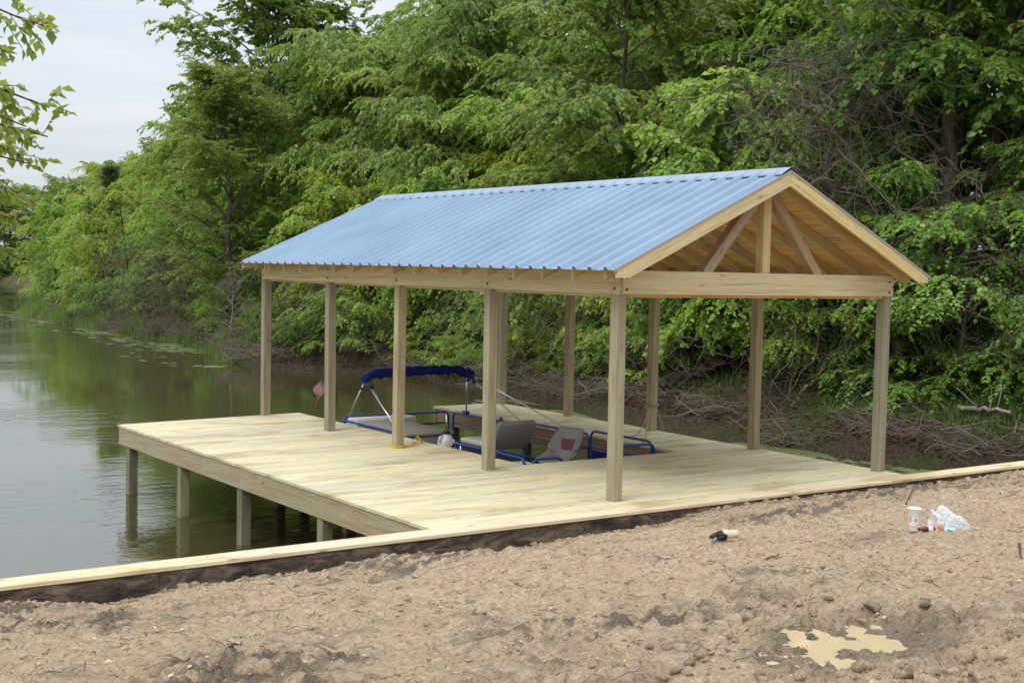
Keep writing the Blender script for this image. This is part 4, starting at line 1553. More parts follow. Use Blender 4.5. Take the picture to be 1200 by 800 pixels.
def grow(seed, H=10., Rr=3.5, cb=.22, nl=28, ns=8, ntw=7, nle=24, ll=.13, lw=.042, e0=(.15, 1.1), droop=.7, tdroop=.35,
         prof=lambda u: math.sin(math.pi * min(1, (.18 + .82 * u))) ** .6, tr=.16, hang=.25, lean=(0, 0), twl=(.35, .8), stems=1, wig=.03, face=None):
    rng = np.random.default_rng(seed)
    TV, TF = [], []

    def addt(P, r, n):
        V, F = tubes(P, r, n)
        b = sum(len(v) for v in TV)
        TV.append(V); TF.append(F + b)
    K = 10
    trunks = []
    for s in range(stems):
        P = np.zeros((1, K, 3))
        az = rng.uniform(0, 6.28)
        sp = 0 if stems == 1 else rng.uniform(.08, .22)
        wob = np.cumsum(rng.normal(0, wig * H / K * 2.2, (K, 2)), 0)
        h = np.linspace(-.02, .92 if stems == 1 else rng.uniform(.6, .9), K)
        P[0, :, 2] = h * H
        P[0, :, 0] = wob[:, 0] - wob[0, 0] + math.cos(az) * sp * H * h + lean[0] * H * h ** 1.5
        P[0, :, 1] = wob[:, 1] - wob[0, 1] + math.sin(az) * sp * H * h + lean[1] * H * h ** 1.5
        r0 = tr * (1 if stems == 1 else .55)
        rad = r0 * (1 - .85 * np.linspace(0, 1, K)) + .012
        rad[0] *= 1.35
        addt(P, rad[None], 9)
        trunks.append((P[0], rad))
    # limbs
    KL = 7
    LPn = np.zeros((nl, KL, 3))
    LR = np.zeros((nl, KL))
    LL = np.zeros(nl)
    for i in range(nl):
        tp, trd = trunks[i % stems]
        u = ((i + .5) / nl) ** .85
        h = cb + (1 - cb) * u
        f = h / .92 * (K - 1)
        f = min(f, K - 1.001)
        a = int(f)
        st = tp[a] * (1 - (f - a)) + tp[a + 1] * (f - a)
        az = i * 2.39996 + rng.uniform(-.5, .5)
        Ln = Rr * max(.18, prof(u)) * rng.uniform(.7, 1.2)
        if face is not None:
            Ln *= 1 + .45 * math.cos(az - face)
        el = e0[0] + (e0[1] - e0[0]) * u + rng.normal(0, .16)
        LL[i] = Ln
        p = st.copy()
        for k in range(KL):
            LPn[i, k] = p
            q = k / (KL - 1)
            e = el - droop * q ** 1.3
            a2 = az + rng.normal(0, .16)
            p = p + np.array([math.cos(e) * math.cos(a2), math.cos(e) * math.sin(a2), math.sin(e)]) * Ln / (KL - 1)
        r1 = min(.42 * np.interp(f, np.arange(K), trd), .02 + .018 * Ln)
        LR[i] = r1 * (1 - .85 * np.linspace(0, 1, KL)) + .006
    addt(LPn, LR, 5)

    def along(P, t):
        K_ = P.shape[1]
        f = np.clip(t * (K_ - 1), 0, K_ - 1.001)
        a = f.astype(int)
        i = np.arange(len(P))[:, None]
        w_ = (f - a)[..., None]
        return P[i, a] * (1 - w_) + P[i, a + 1] * w_, unit(P[i, a + 1] - P[i, a])
    # sub-branches
    t = (np.linspace(.22, 1, ns)[None] + rng.uniform(-.05, .05, (nl, ns))).clip(.1, 1)
    S0, SD = along(LPn, t)
    side = np.where(np.arange(ns) % 2 == 0, 1, -1)[None] * rng.uniform(.45, 1.25, (nl, ns))
    side[:, -1] *= .2
    hz = np.arctan2(SD[..., 1], SD[..., 0]) + side
    el = np.arcsin(np.clip(SD[..., 2], -1, 1)) * .7 + rng.normal(.08, .28, (nl, ns))
    D = np.stack([np.cos(el) * np.cos(hz), np.cos(el) * np.sin(hz), np.sin(el)], -1).reshape(-1, 3)
    L = (LL[:, None] * (.55 - .22 * t) * rng.uniform(.6, 1.15, (nl, ns))).reshape(-1)
    S0 = S0.reshape(-1, 3)
    q = np.linspace(0, 1, 5)
    SP = S0[:, None] + D[:, None] * L[:, None, None] * q[None, :, None]
    SP[..., 2] -= tdroop * L[:, None] * q[None] ** 2
    SP += rng.normal(0, .03, SP.shape) * q[None, :, None]
    sr = (.004 + .007 * L)[:, None] * (1.05 - .75 * q)[None]
    addt(SP, sr, 4)
    # twigs
    nS = len(SP)
    t = (np.linspace(.15, 1, ntw)[None] + rng.uniform(-.06, .06, (nS, ntw))).clip(.05, 1)
    T0, TD = along(SP, t)
    side = np.where(np.arange(ntw) % 2 == 0, 1, -1)[None] * rng.uniform(.3, 1.2, (nS, ntw))
    side[:, -1] *= .15
    hz = np.arctan2(TD[..., 1], TD[..., 0]) + side
    el = np.arcsin(np.clip(TD[..., 2], -1, 1)) * .5 + rng.normal(.02, .30, (nS, ntw))
    D = np.stack([np.cos(el) * np.cos(hz), np.cos(el) * np.sin(hz), np.sin(el)], -1).reshape(-1, 3)
    T0 = T0.reshape(-1, 3)
    nT = len(T0)
    L = rng.uniform(twl[0], twl[1], nT)
    q = np.linspace(0, 1, 3)
    TP = T0[:, None] + D[:, None] * L[:, None, None] * q[None, :, None]
    TP[..., 2] -= (tdroop + hang) * L[:, None] * q[None] ** 2
    addt(TP, (.0035 * (1.2 - q))[None].repeat(nT, 0), 3)
    # leaves
    t = (np.linspace(.06, 1, nle)[None] + rng.uniform(-.03, .03, (nT, nle))).clip(0, 1)
    B = T0[:, None] + D[:, None] * (L[:, None] * t)[..., None]
    B[..., 2] -= (tdroop + hang) * L[:, None] * t ** 2
    tang = D[:, None] * np.ones((1, nle, 1))
    tang[..., 2] -= 2 * (tdroop + hang) * t
    hz = np.arctan2(tang[..., 1], tang[..., 0]) + np.where(np.arange(nle) % 2 == 0, 1, -1)[None] * rng.uniform(.4, 1.3, (nT, nle))
    el = rng.normal(-hang * 1.6, .38, (nT, nle))
    LD = np.stack([np.cos(el) * np.cos(hz), np.cos(el) * np.sin(hz), np.sin(el)], -1)
    LD = unit(LD + .35 * unit(tang))
    Nn = np.array([0, 0, 1.]) + rng.normal(0, .33, B.shape)
    ln = (ll * rng.uniform(.55, 1.25, (nT, nle))).reshape(-1)
    base_t = np.repeat(rng.normal(.5, .10, nT), nle)
    crown = leaves_mesh('crown', B.reshape(-1, 3) + rng.normal(0, .02, (nT * nle, 3)), LD.reshape(-1, 3), Nn.reshape(-1, 3), ln, ln * (lw / ll) * rng.uniform(.8, 1.2, len(ln)), rng, tint_base=base_t)
    crown.materials.append(MAT['leaf'])
    trunk = np_mesh('trunk', np.concatenate(TV), np.concatenate(TF), True)
    return trunk, crown


def rprof(u): return max(.25, math.sqrt(max(0, 1 - (2 * u - .85) ** 2 / 1.45)))


PROTO = {}
PROTO['elm'] = grow(1, 10, 3.7, .20, 30, 8, 7, 25, .145, .046, (.05, 1.05), .75, .30, rprof, .17)
PROTO['elm2'] = grow(2, 10, 3.3, .25, 28, 8, 7, 25, .135, .044, (.15, 1.1), .65, .35, rprof, .15, lean=(.08, .03))
PROTO['hackberry'] = grow(3, 10, 3.6, .16, 28, 8, 7, 25, .16, .054, (-.05, 1.0), .65, .28, rprof, .16, lean=(-.10, 0))
PROTO['willow_oak'] = grow(4, 10, 4.0, .18, 32, 8, 8, 22, .165, .036, (.15, 1.05), .75, .30, rprof, .17, hang=.38, twl=(.35, .75))
PROTO['oak'] = grow(5, 12, 4.2, .24, 44, 8, 7, 26, .18, .066, (.2, 1.2), .45, .12, lambda u: max(.35, math.sqrt(max(0, 1 - (1.7 * u - .75) ** 2))), .24, hang=.15)
PROTO['fine'] = grow(6, 10, 3.2, .14, 30, 9, 8, 25, .115, .032, (.5, 1.25), .35, .10, lambda u: 1.05 - .75 * u, .13, hang=.12)
PROTO['young'] = grow(7, 5, 2.1, .12, 18, 7, 6, 22, .13, .046, (.2, 1.1), .7, .35, rprof, .07, twl=(.3, .6))
PROTO['young2'] = grow(8, 5, 2.3, .10, 18, 7, 6, 20, .12, .042, (.05, 1.0), .8, .45, rprof, .06, twl=(.3, .65), lean=(-.15, 0))
PROTO['shrub'] = grow(9, 2.4, 1.35, .05, 16, 6, 5, 18, .10, .036, (.3, 1.2), .6, .3, rprof, .035, twl=(.2, .4), stems=3)
PROTO['shrub2'] = grow(10, 2.2, 1.5, .04, 15, 6, 5, 14, .085, .030, (.25, 1.2), .7, .35, rprof, .03, twl=(.2, .45), stems=4)
PROTO['cedar'] = grow(11, 7, 1.9, .05, 40, 7, 7, 20, .09, .014, (.5, 1.1), .2, .05, lambda u: 1.0 - .9 * u, .10, hang=.0, twl=(.2, .45))
PROTO['bare'] = grow(12, 6, 2.6, .15, 20, 8, 6, 2, .06, .02, (.3, 1.2), .5, .1, rprof, .08)
PH = {'elm': 10, 'elm2': 10, 'hackberry': 10, 'willow_oak': 10, 'oak': 12, 'fine': 10, 'young': 5, 'young2': 5, 'shrub': 2.4, 'shrub2': 2.2, 'cedar': 7, 'bare': 6}

SKY_X = [-200, 0, 60, 100, 150, 175, 200, 215, 228, 255, 285, 300, 375, 400, 425, 452, 475, 520, 1400]
SKY_Y = [215, 215, 216, 199, 194, 172, 152, 128, 110, 100, 95, 90, 80, 60, 42, 34, 4, -60, -300]


def project(x, y, z):
    d = np.array([x, y, z]) - CAM
    k = d @ FW
    return 600 + FPX * (d @ RT) / k, 400 - FPX * (d @ UP) / k, k


NAMES = {'elm': 'broadleaf_tree', 'elm2': 'broadleaf_tree', 'hackberry': 'broadleaf_tree', 'willow_oak': 'drooping_tree', 'oak': 'oak_tree', 'fine': 'feathery_tree', 'young': 'sapling', 'young2': 'sapling', 'shrub': 'shrub', 'shrub2': 'shrub', 'cedar': 'cedar_tree', 'bare': 'bare_tree'}
vr = random.Random(99)
COLS = {
    'elm': [(0.213, 0.335, 0.043), (0.186, 0.313, 0.051), (0.263, 0.368, 0.048)],
    'elm2': [(0.226, 0.335, 0.051), (0.286, 0.379, 0.054), (0.176, 0.292, 0.051)],
    'hackberry': [(0.186, 0.324, 0.046), (0.236, 0.368, 0.051), (0.149, 0.268, 0.048)],
    'willow_oak': [(0.233, 0.362, 0.063), (0.210, 0.343, 0.057), (0.249, 0.368, 0.069)],
    'oak': [(0.178, 0.234, 0.052), (0.198, 0.252, 0.052)],
    'fine': [(0.186, 0.324, 0.057), (0.213, 0.335, 0.054)],
    'young': [(0.236, 0.390, 0.051), (0.300, 0.425, 0.057), (0.199, 0.347, 0.054)],
    'young2': [(0.249, 0.403, 0.054), (0.213, 0.358, 0.051)],
    'shrub': [(0.213, 0.335, 0.051), (0.249, 0.335, 0.062), (0.300, 0.403, 0.057)],
    'shrub2': [(0.226, 0.324, 0.057), (0.186, 0.292, 0.051), (0.325, 0.390, 0.068)],
    'cedar': [(0.070, 0.116, 0.034)],
    'bare': [(0.199, 0.223, 0.057)],
}


def zone(x, y):
    px, py, k = project(x, y, 2)
    if k < 5 or px > 1215: return 'beyond the end of the cap'
    if px > 1085: return 'right of the dock roof'
    if px > 930: return 'behind the right roof slope'
    if px > 800: return 'behind the gable peak'
    if px > 640: return 'behind the middle of the ridge'
    if px > 450: return 'behind the far roof half'
    if px > 290: return 'behind the far roof end'
    if px > 180: return 'by the lake just past the dock'
    if px > 80: return 'along the shore well past the dock'
    return 'far up the lake'


def plant(kind, x, y, H, label, cat, group=None, rot=None, col=None, wide=1.0, bark='bark', sky_cap=True, sink=.08):
    z = gz(x, y) - sink
    s = H / PH[kind]
    if sky_cap:
        for _ in range(12):
            ok = True
            for off, hh in ((-.48, .6), (-.38, .8), (-.2, .97), (0, 1.04), (.2, .97), (.38, .8), (.48, .6)):
                X_ = np.array([x, y, 0]) + np.array([RT[0], RT[1], 0]) * off * s * PH[kind] * wide
                px, py, k = project(X_[0], X_[1], z + s * PH[kind] * hh)
                if k > 1 and py < np.interp(px, SKY_X, SKY_Y): ok = False
            if ok: break
            s *= .93
        if s * PH[kind] < .45 * H: return None
    root = bpy.data.objects.new(NAMES[kind], None)
    rot = vr.uniform(0, 6.28) if rot is None else rot
    mw = Matrix.Translation((x, y, z)) @ Matrix.Rotation(rot, 4, 'Z') @ Matrix.Diagonal((s * wide, s * wide, s, 1))
    COL.objects.link(root)
    root.matrix_basis = mw
    WM[root.name] = mw
    tag(root, label, cat, group)
    tm, cm = PROTO[kind]
    if not tm.materials: tm.materials.append(MAT['bark'])
    t_o = bpy.data.objects.new('trunk' if 'shrub' not in kind else 'stems', tm)
    if 'shrub' in kind: t_o['kind'] = 'stuff'
    COL.objects.link(t_o); t_o.parent = root
    if bark != 'bark':
        t_o.material_slots[0].link = 'OBJECT'
        t_o.material_slots[0].material = MAT[bark]
    if kind != 'bare' or True:
        c_o = bpy.data.objects.new('crown', cm)
        COL.objects.link(c_o); c_o.parent = root
        c = col or vr.choice(COLS[kind])
        j = vr.uniform(.85, 1.35)
        yl = vr.uniform(.90, 1.28) if 'shrub' not in kind else vr.uniform(.85, 1.05)                # some crowns are in yellower spring leaf
        c_o.color = (c[0] * j * yl, c[1] * j, c[2] * j * vr.uniform(.9, 1.3), 1)
    return root


def shore_x(y): return float(np.interp(y, SH_Y, SH_X))


ROWL = {'elm': 'mid green broadleaf tree', 'elm2': 'leaning fresh green tree', 'hackberry': 'broad low limbed green tree', 'willow_oak': 'olive green drooping tree',
        'oak': 'dull green rounded oak', 'fine': 'feathery upright green tree', 'young': 'bright green sapling', 'young2': 'leaning bright sapling',
        'shrub': 'rounded leafy shrub', 'shrub2': 'loose spreading shrub'}


def row_plant(k, row, x, y, H, cat, *a, **kw):
    zn = zone(x, y)
    return plant(k, x, y, H, ROWL[k] + ' ' + row + ' ' + zn, cat, ROWL[k] + 's ' + row + ' ' + zn, *a, **kw)


# hero trees placed from the photograph (pixel column, distance, pixel height of the top)
def hero(kind, px, depth, top, label, wide=1.0, col=None, rot=None, cat='tree', bark='bark'):
    x, y = at_depth(px, depth)
    z = gz(x, y)
    _, py, k = project(x, y, z)
    H = (py - top) / FPX * depth
    return plant(kind, x, y, H, label, cat, None, rot, col, wide, bark, sky_cap=False)


hero('oak', 320, 66, -2, 'tall round topped oak standing against the sky above the lake', .92, (.22, .30, .065), 1.6)
hero('fine', 275, 57, 82, 'pointed feathery green tree below the tall oak by the lake', 1.1, (0.197, 0.301, 0.059), 2.0)
hero('willow_oak', 505, 53, 95, 'wide olive tree with drooping foliage behind the dock roof end', 1.15, (0.238, 0.356, 0.071), .4)
hero('willow_oak', 610, 49, 118, 'low drooping olive tree just behind the dock ridge', 1.15, (0.216, 0.349, 0.063), 2.2)
hero('willow_oak', 425, 62, 62, 'tall yellow olive tree beside the round topped oak', .9, (0.244, 0.349, 0.069), 3.9)
hero('cedar', 132, 92, 192, 'dark cedar rising out of the far lakeside trees', 1.0, None, 1.1)
hero('young', 855, 34, 112, 'slender bright green sapling behind the gable peak', 1.0, (0.277, 0.389, 0.064), 1.1)
hero('hackberry', 735, 40, -40, 'tall green tree with layered boughs behind the dock ridge', 1.0, (0.197, 0.311, 0.055), 4.0)
hero('elm', 1100, 33, -120, 'tall dark trunked tree with boughs over the right end of the wall', 1.0, (0.162, 0.263, 0.048), 5.0)
hero('young2', 960, 31.5, 300, 'leafy bough tree hanging behind the front of the dock', 1.25, (0.231, 0.340, 0.055), 0.3)
hero('young2', 1130, 29, 250, 'leafy bough tree drooping towards the end of the timber cap', 1.3, (0.197, 0.301, 0.055), 3.3)
hero('bare', 272, 53.5, 330, 'pale leafless sapling at the water edge left of the dock', 1.0, None, .8, 'tree', 'pale_bark')

# rows along the bank
def walk(y0, y1, step):
    y = y0
    while y < y1:
        yield y
        y += step(y) * vr.uniform(.75, 1.25)


for y in walk(-8, 150, lambda y: 2.6 if y < 40 else 4.5):          # small trees near the water
    x = shore_x(y) + vr.uniform(2.6, 5.0)
    k = vr.choice(['young', 'young2', 'young2', 'hackberry', 'elm2'])
    row_plant(k, 'near the water', x, y, vr.uniform(4.2, 7.0), 'tree', None if k not in ('young2', 'hackberry') else vr.uniform(-.7, .7))
for y in walk(-9, 205, lambda y: 3.4 if y < 45 else 6):            # main row
    x = shore_x(y) + vr.uniform(6.5, 10.5)
    k = vr.choice(['elm', 'elm2', 'hackberry', 'elm', 'willow_oak' if y > 15 else 'elm2', 'fine' if y > 25 else 'hackberry'])
    row_plant(k, 'mid-bank', x, y, vr.uniform(9.5, 13.5), 'tree')
for y in walk(-10, 205, lambda y: 4.2 if y < 60 else 8):            # tall back row
    x = shore_x(y) + vr.uniform(13, 19)
    k = vr.choice(['elm', 'hackberry', 'elm', 'oak', 'elm2', 'willow_oak'])
    row_plant(k, 'high in the wood', x, y, vr.uniform(14, 18), 'tree')
for y in walk(-12, 45, lambda y: 7.0):                             # behind that
    x = shore_x(y) + vr.uniform(22, 32)
    k = vr.choice(['elm', 'hackberry', 'elm2'])
    row_plant(k, 'deepest in the wood', x, y, vr.uniform(16, 20), 'tree', wide=1.15)
FL = {'elm': 'hazy green tree in the far treeline closing the lake', 'hackberry': 'broad green tree in the far treeline closing the lake', 'willow_oak': 'olive tree in the far treeline closing the lake'}
for x in np.concatenate([np.arange(-70, 20, 14), np.arange(22, 130, 6)]):                                   # end of the lake
    for dy in (6, 18):
        k = vr.choice(['elm', 'hackberry', 'willow_oak'])
        xx = x + vr.uniform(-2, 2)
        yy = max(225 - .25 * abs(x + 30), 120 if x < 30 else 198) + dy + vr.uniform(0, 3)
        plant(k, xx, yy, vr.uniform(10, 15), FL[k], 'tree', 'far treeline: ' + k.replace('_', ' '), wide=1.25)
SL = {'shrub': 'rounded leafy shrub on the edge of the wooded bank', 'shrub2': 'loose spreading shrub on the edge of the wooded bank'}
for y in walk(-3, 130, lambda y: 1.15 if y < 32 else 2.4):
    k = vr.choice(['shrub', 'shrub2'])
    x = shore_x(y) + vr.uniform(.7, 2.6) + (1.6 if y < 14 else 0)
    row_plant(k, 'on the bank edge', x, y, vr.uniform(1.1, 2.6), 'shrub')
for x in np.arange(34, 62, 1.6):                                    # undergrowth along the far shore
    y = 200 + vr.uniform(0, 6) if x < 41 else 203 + (x - 41) * .4 + vr.uniform(-3, 8)
    k = vr.choice(['shrub', 'shrub2'])
    plant(k, x, y, vr.uniform(2.5, 5), ROWL[k] + ' in the undergrowth closing the far end of the lake', 'shrub', ROWL[k] + 's at the far end of the lake', wide=1.3)
for y in walk(16, 34, lambda y: 1.2):
    k = vr.choice(['shrub', 'shrub2'])
    row_plant(k, 'low over the creek', shore_x(y) + vr.uniform(.3, 1.1), y, vr.uniform(.7, 1.5), 'shrub', wide=1.2)
SL2 = {'shrub': 'rounded leafy shrub further up under the trees', 'shrub2': 'loose spreading shrub further up under the trees'}
for y in walk(-6, 60, lambda y: 1.3):
    k = vr.choice(['shrub', 'shrub2'])
    x = shore_x(y) + vr.uniform(4, 14)
    row_plant(k, 'under the trees', x, y, vr.uniform(1.5, 3.4), 'shrub')


# tangles of bare vine hanging through the trees
def tangle(seed, n, spread, h0, h1, rmax):
    rng = np.random.default_rng(seed)
    K = 12
    P = np.zeros((n, K, 3))
    st = np.stack([rng.normal(0, spread, n), rng.normal(0, spread * .6, n), rng.uniform(h0, h1, n)], -1)
    d = unit(np.stack([rng.normal(0, .8, n), rng.normal(0, .8, n), rng.uniform(-1.0, .3, n)], -1))
    p = st
    ln = rng.uniform(.6, 3.6, n) / K
    for k in range(K):
        P[:, k] = p
        d = unit(d + rng.normal(0, .38, (n, 3)) + np.array([0, 0, -.10]))
        p = p + d * ln[:, None]
    rr_ = rmax * .8 * rng.random(n) ** 4 + .0035
    return np_mesh('vine_stems', *tubes(P, rr_[:, None] * np.linspace(1, .45, K)[None], 4), True)


TG = [tangle(31, 460, 1.1, 1.0, 5.5, .024), tangle(32, 260, 1.3, .3, 3.2, .018)]
for m2 in TG: m2.materials.append(MAT['vine'])


def place_tangle(i, px, depth, z, label, s=1.0, rot=0.0, cat='vines'):
    x, y = at_depth(px, depth)
    o = bpy.data.objects.new('vine_tangle', TG[i])
    COL.objects.link(o)
    o.matrix_basis = Matrix.Translation((x, y, z)) @ Matrix.Rotation(rot, 4, 'Z') @ Matrix.Diagonal((s, s, s, 1))
    tag(o, label, cat)


place_tangle(0, 925, 30.8, 2.6, 'grey tangle of bare hanging vines above the gable peak', 1.0, 0)
place_tangle(0, 995, 31.5, 3.4, 'brown mass of bare vine around a tall trunk right of the gable', .9, 2.1)
place_tangle(1, 1070, 30, 2.2, 'bare vine stems hanging beside the right roof edge', 1.0, 1.0)
place_tangle(1, 610, 42, -.2, 'bare brush tangle on the bank behind the dock posts', 1.1, 2.0)
place_tangle(1, 700, 37, -.4, 'grey brush tangle behind the middle right post', 1.0, 3.0)
place_tangle(1, 800, 34, -.4, 'dense stick tangle overhanging the creek behind the rear posts', 1.0, .4)
place_tangle(1, 930, 31, -.5, 'low stick tangle on the muddy bank behind the front right post', 1.0, 1.4)
place_tangle(1, 510, 49, -.4, 'thin bare brush on the bank behind the boat canopy', 1.1, .9)
place_tangle(1, 210, 64.5, -.5, 'brown bare brush where the far shore turns', 1.4, .4)
place_tangle(1, 165, 69, -.6, 'dull bare brush by the reeds on the far shore', 1.4, 1.4)
place_tangle(1, 330, 51, -.5, 'bare brush on the shore beside the far corner post', 1.2, 1.9)
place_tangle(1, 430, 49, -.5, 'bare brush on the bank between two left hand posts', 1.2, 2.9)
place_tangle(1, 180, 74, -.3, 'grey bare brush at the far left shore', 1.3, 2.7)
place_tangle(1, 245, 62, -.4, 'brown bare brush along the shore left of the dock', 1.2, 5.1)
place_tangle(1, 1185, 28, 1.2, 'bare twiggy brush at the far right edge of the wood', 1.0, 4.4)


# brush heaps and drift sticks at the water line
def heap(seed, n, w_, h):
    rng = np.random.default_rng(seed)
    K = 5
    c = np.stack([rng.normal(0, w_, n), rng.normal(0, w_ * .5, n), np.abs(rng.normal(0, h, n))], -1)
    az, el = rng.uniform(0, 6.28, n), rng.normal(.05, .35, n)
    d = np.stack([np.cos(el) * np.cos(az), np.cos(el) * np.sin(az), np.sin(el)], -1)
    L = rng.uniform(.3, 1.5, n)
    q = np.linspace(-.5, .5, K)
    P = c[:, None] + d[:, None] * (L[:, None] * q[None])[..., None] + rng.normal(0, .035, (n, K, 3))
    r = .003 + .012 * rng.random(n) ** 4
    return np_mesh('brush_sticks', *tubes(P, r[:, None] * np.linspace(1.2, .6, K)[None], 4), True)


HP = [heap(41, 170, .8, .22), heap(42, 130, .7, .16)]
for m2 in HP: m2.materials.append(MAT['stick'])
hl = 'heap of dead sticks and brush lying at the foot of the wooded bank'
for y in walk(2.5, 75, lambda y: 2.1 if y < 40 else 4):
    x = shore_x(y) + vr.uniform(.0, .7)
    o = bpy.data.objects.new('brush_heap', HP[vr.randint(0, 1)])
    COL.objects.link(o)
    o.matrix_basis = Matrix.Translation((x, y, max(WATER, gz(x, y)) + .08)) @ Matrix.Rotation(vr.uniform(1.2, 1.9), 4, 'Z') @ Matrix.Diagonal((1, 1, 1, 1))
    zn = zone(x, y)
    tag(o, 'dead brush heap at the waterline ' + zn, 'brush', 'brush heaps ' + zn)


def log(a, b, r, label, mat='bark', stub=True):
    a, b = Vector(a), Vector(b)
    rn = random.Random(int(r * 1e4))
    pts = [a.lerp(b, k / 8) + Vector((rn.uniform(-.05, .05), rn.uniform(-.05, .05), rn.uniform(-.04, .04))) for k in range(9)]
    root = empty('fallen_log', a, label, 'log')
    MB().tube(pts, [r * (1.15 - .55 * k / 8) for k in range(9)], 10).build('log_stem', MAT[mat], root)
    if stub:
        for k in (3, 5, 6):
            d = Vector((rn.uniform(-1, 1), rn.uniform(-1, 1), rn.uniform(.2, 1))).normalized()
            MB().tube([pts[k], pts[k] + d * .35, pts[k] + d * .6 + Vector((.05, .1, .05))], [r * .35, r * .25, r * .1], 6).build('log_branch', MAT[mat], root)


def bankpt(px, depth, dz=0.0):
    x, y = at_depth(px, depth)
    return (x, y, max(WATER, gz(x, y)) + dz)


log(bankpt(778, 33.5, .15), bankpt(850, 33.2, .45), .17, 'thick dark log lying on the bank behind the rope post')
log(bankpt(640, 40, .8), bankpt(720, 38.5, 1.6), .11, 'leaning dead trunk on the bank behind the inner posts')
log(bankpt(1130, 27.5, .1), bankpt(1190, 26.2, .25), .05, 'thin fallen branch behind the end of the timber cap', 'pale_bark')
# big bare trunks leaning out of the wood
def big_trunk(px0, d0, py1, px1, r, label):
    x, y = at_depth(px0, d0)
    z0 = gz(x, y) - .1
    dd_ = ray(px1, py1)
    top = CAM + dd_ * (d0 + .5)
    root = empty('tree_trunk', (x, y, z0), label, 'tree')
    a, b = Vector((x, y, z0)), Vector(top)
    rn = random.Random(px0)
    pts = [a.lerp(b, k / 12) + Vector((rn.uniform(-.12, .12), rn.uniform(-.12, .12), 0)) * math.sin(k / 12 * math.pi) for k in range(13)]
    MB().tube(pts, [r * (1.25 - .6 * k / 12) for k in range(13)], 12).build('trunk', MAT['bark'], root)
    for k, sgn in ((6, 1), (8, -1), (10, 1)):
        d = Vector((RT[0] * sgn, RT[1] * sgn, .9)).normalized()
        q = pts[k]
        MB().tube([q, q + d * .8, q + d * 1.7 + Vector((0, 0, .4)), q + d * 2.6 + Vector((0, 0, 1.2))], [r * .45, r * .36, r * .25, r * .1], 8).build('limb', MAT['bark'], root)


big_trunk(1035, 36, -20, 1048, .26, 'thick vertical trunk standing right of the gable peak in the wood')
big_trunk(1105, 34, -60, 1148, .17, 'leaning dark trunk in the upper right of the wood')
big_trunk(842, 44, -40, 850, .24, 'dark forked trunk deep in the wood above the ridge')
big_trunk(1110, 31, 60, 1118, .16, 'dark trunk in the shade behind the drooping bough right of the roof')

# ------------------------------------------------------------------ ground cover
rg = np.random.default_rng(77)


def blades(n, x, y, h, lean, wd, name, label, col, tint=.5):
    z = terrain(x, y)[0] - .02
    az = rg.uniform(0, 6.28, n)
    d = np.stack([np.cos(az) * lean, np.sin(az) * lean, np.ones(n)], -1)
    B = np.stack([x, y, z], -1)
    me = leaves_mesh(name, B, d, np.stack([np.cos(az), np.sin(az), np.zeros(n)], -1), h, wd, rg, .1)
    o = obj(name, me, MAT['leaf'])
    o.color = (*col, 1)
    return tag(o, label, 'grass', kind='stuff')


def bank_xy(n, y0, y1, a, b, seed, thr):
    y = rg.uniform(y0, y1, n)
    x = np.interp(y, SH_Y, SH_X) + a + (b - a) * rg.random(n) ** 1.3
    s = fbm(x * .5, y * .5, 3, seed) + rg.uniform(-.06, .06, n) > thr
    return x[s], y[s]


x, y = bank_xy(60000, -6, 40, .5, 9, 91, .49)
x2, y2 = bank_xy(26000, -8, 9, .7, 7, 93, .40)
x, y = np.concatenate([x, x2]), np.concatenate([y, y2])
n = len(x)
blades(n, x, y, .07 + .17 * rg.random(n), rg.uniform(.1, .9, n), .006 + .012 * rg.random(n), 'bank_grass', 'low green grass and weeds on the shaded bank', (.12, .20, .038))
x, y = bank_xy(9000, 36, 95, -.4, .8, 92, .42)
n = len(x)
blades(n, x, y, .3 + .4 * rg.random(n), rg.uniform(.05, .4, n), .012 + .014 * rg.random(n), 'shore_reeds', 'fresh green reeds along the far left shoreline', (.17, .26, .05))

# pale chips of dry crust and bark on the yard
n = 9000
x, y = rg.uniform(-9, 7.3, n), rg.uniform(-9, -.8, n)
y = np.minimum(y, wall_y(x) - .12)
z = terrain(x, y)[0] + .004
az = rg.uniform(0, 6.28, n)
ln = .008 + .03 * rg.random(n) ** 2.5
me = leaves_mesh('bark_chips', np.stack([x, y, z], -1), np.stack([np.cos(az), np.sin(az), rg.normal(0, .2, n)], -1), np.array([0, 0, 1.]) + rg.normal(0, .4, (n, 3)), ln, ln * rg.uniform(.12, .4, n), rg)
o = obj('bark_chips', me, plain('pale_chip', (.58, .47, .34), .95, 0, 3, .5, .1))
tag(o, 'pale chips of bark and dry crust over the dirt yard', 'debris', kind='stuff')

# algae on the water
n = 6600
y = np.concatenate([rg.uniform(34, 90, 5400), rg.uniform(4, 20, 1200)])
x = np.interp(y, SH_Y, SH_X) - np.abs(rg.normal(0, 1.0, n)) * np.where(y > 30, 1.1, .55) - .05
s = fbm(x * .8, y * .5, 3, 17) + rg.uniform(-.08, .08, n) > .56
x, y = x[s], y[s]
n = len(x)
k = 7
rad = .03 + .24 * rg.random(n) ** 3
a = (2 * np.pi * np.arange(k) / k)[None] + rg.uniform(0, 1, (n, 1))
rv = rad[:, None] * rg.uniform(.6, 1.2, (n, k))
V = np.stack([x[:, None] + np.cos(a) * rv * .8, y[:, None] + np.sin(a) * rv * 1.5, np.repeat((WATER + .004 + .003 * rg.random(n))[:, None], k, 1)], -1)
tag(obj('algae_mats', np_mesh('algae_mats', V.reshape(-1, 3), np.arange(n * k).reshape(n, k)), MAT['algae']), 'pale green floating algae along the shore', 'algae', kind='stuff')

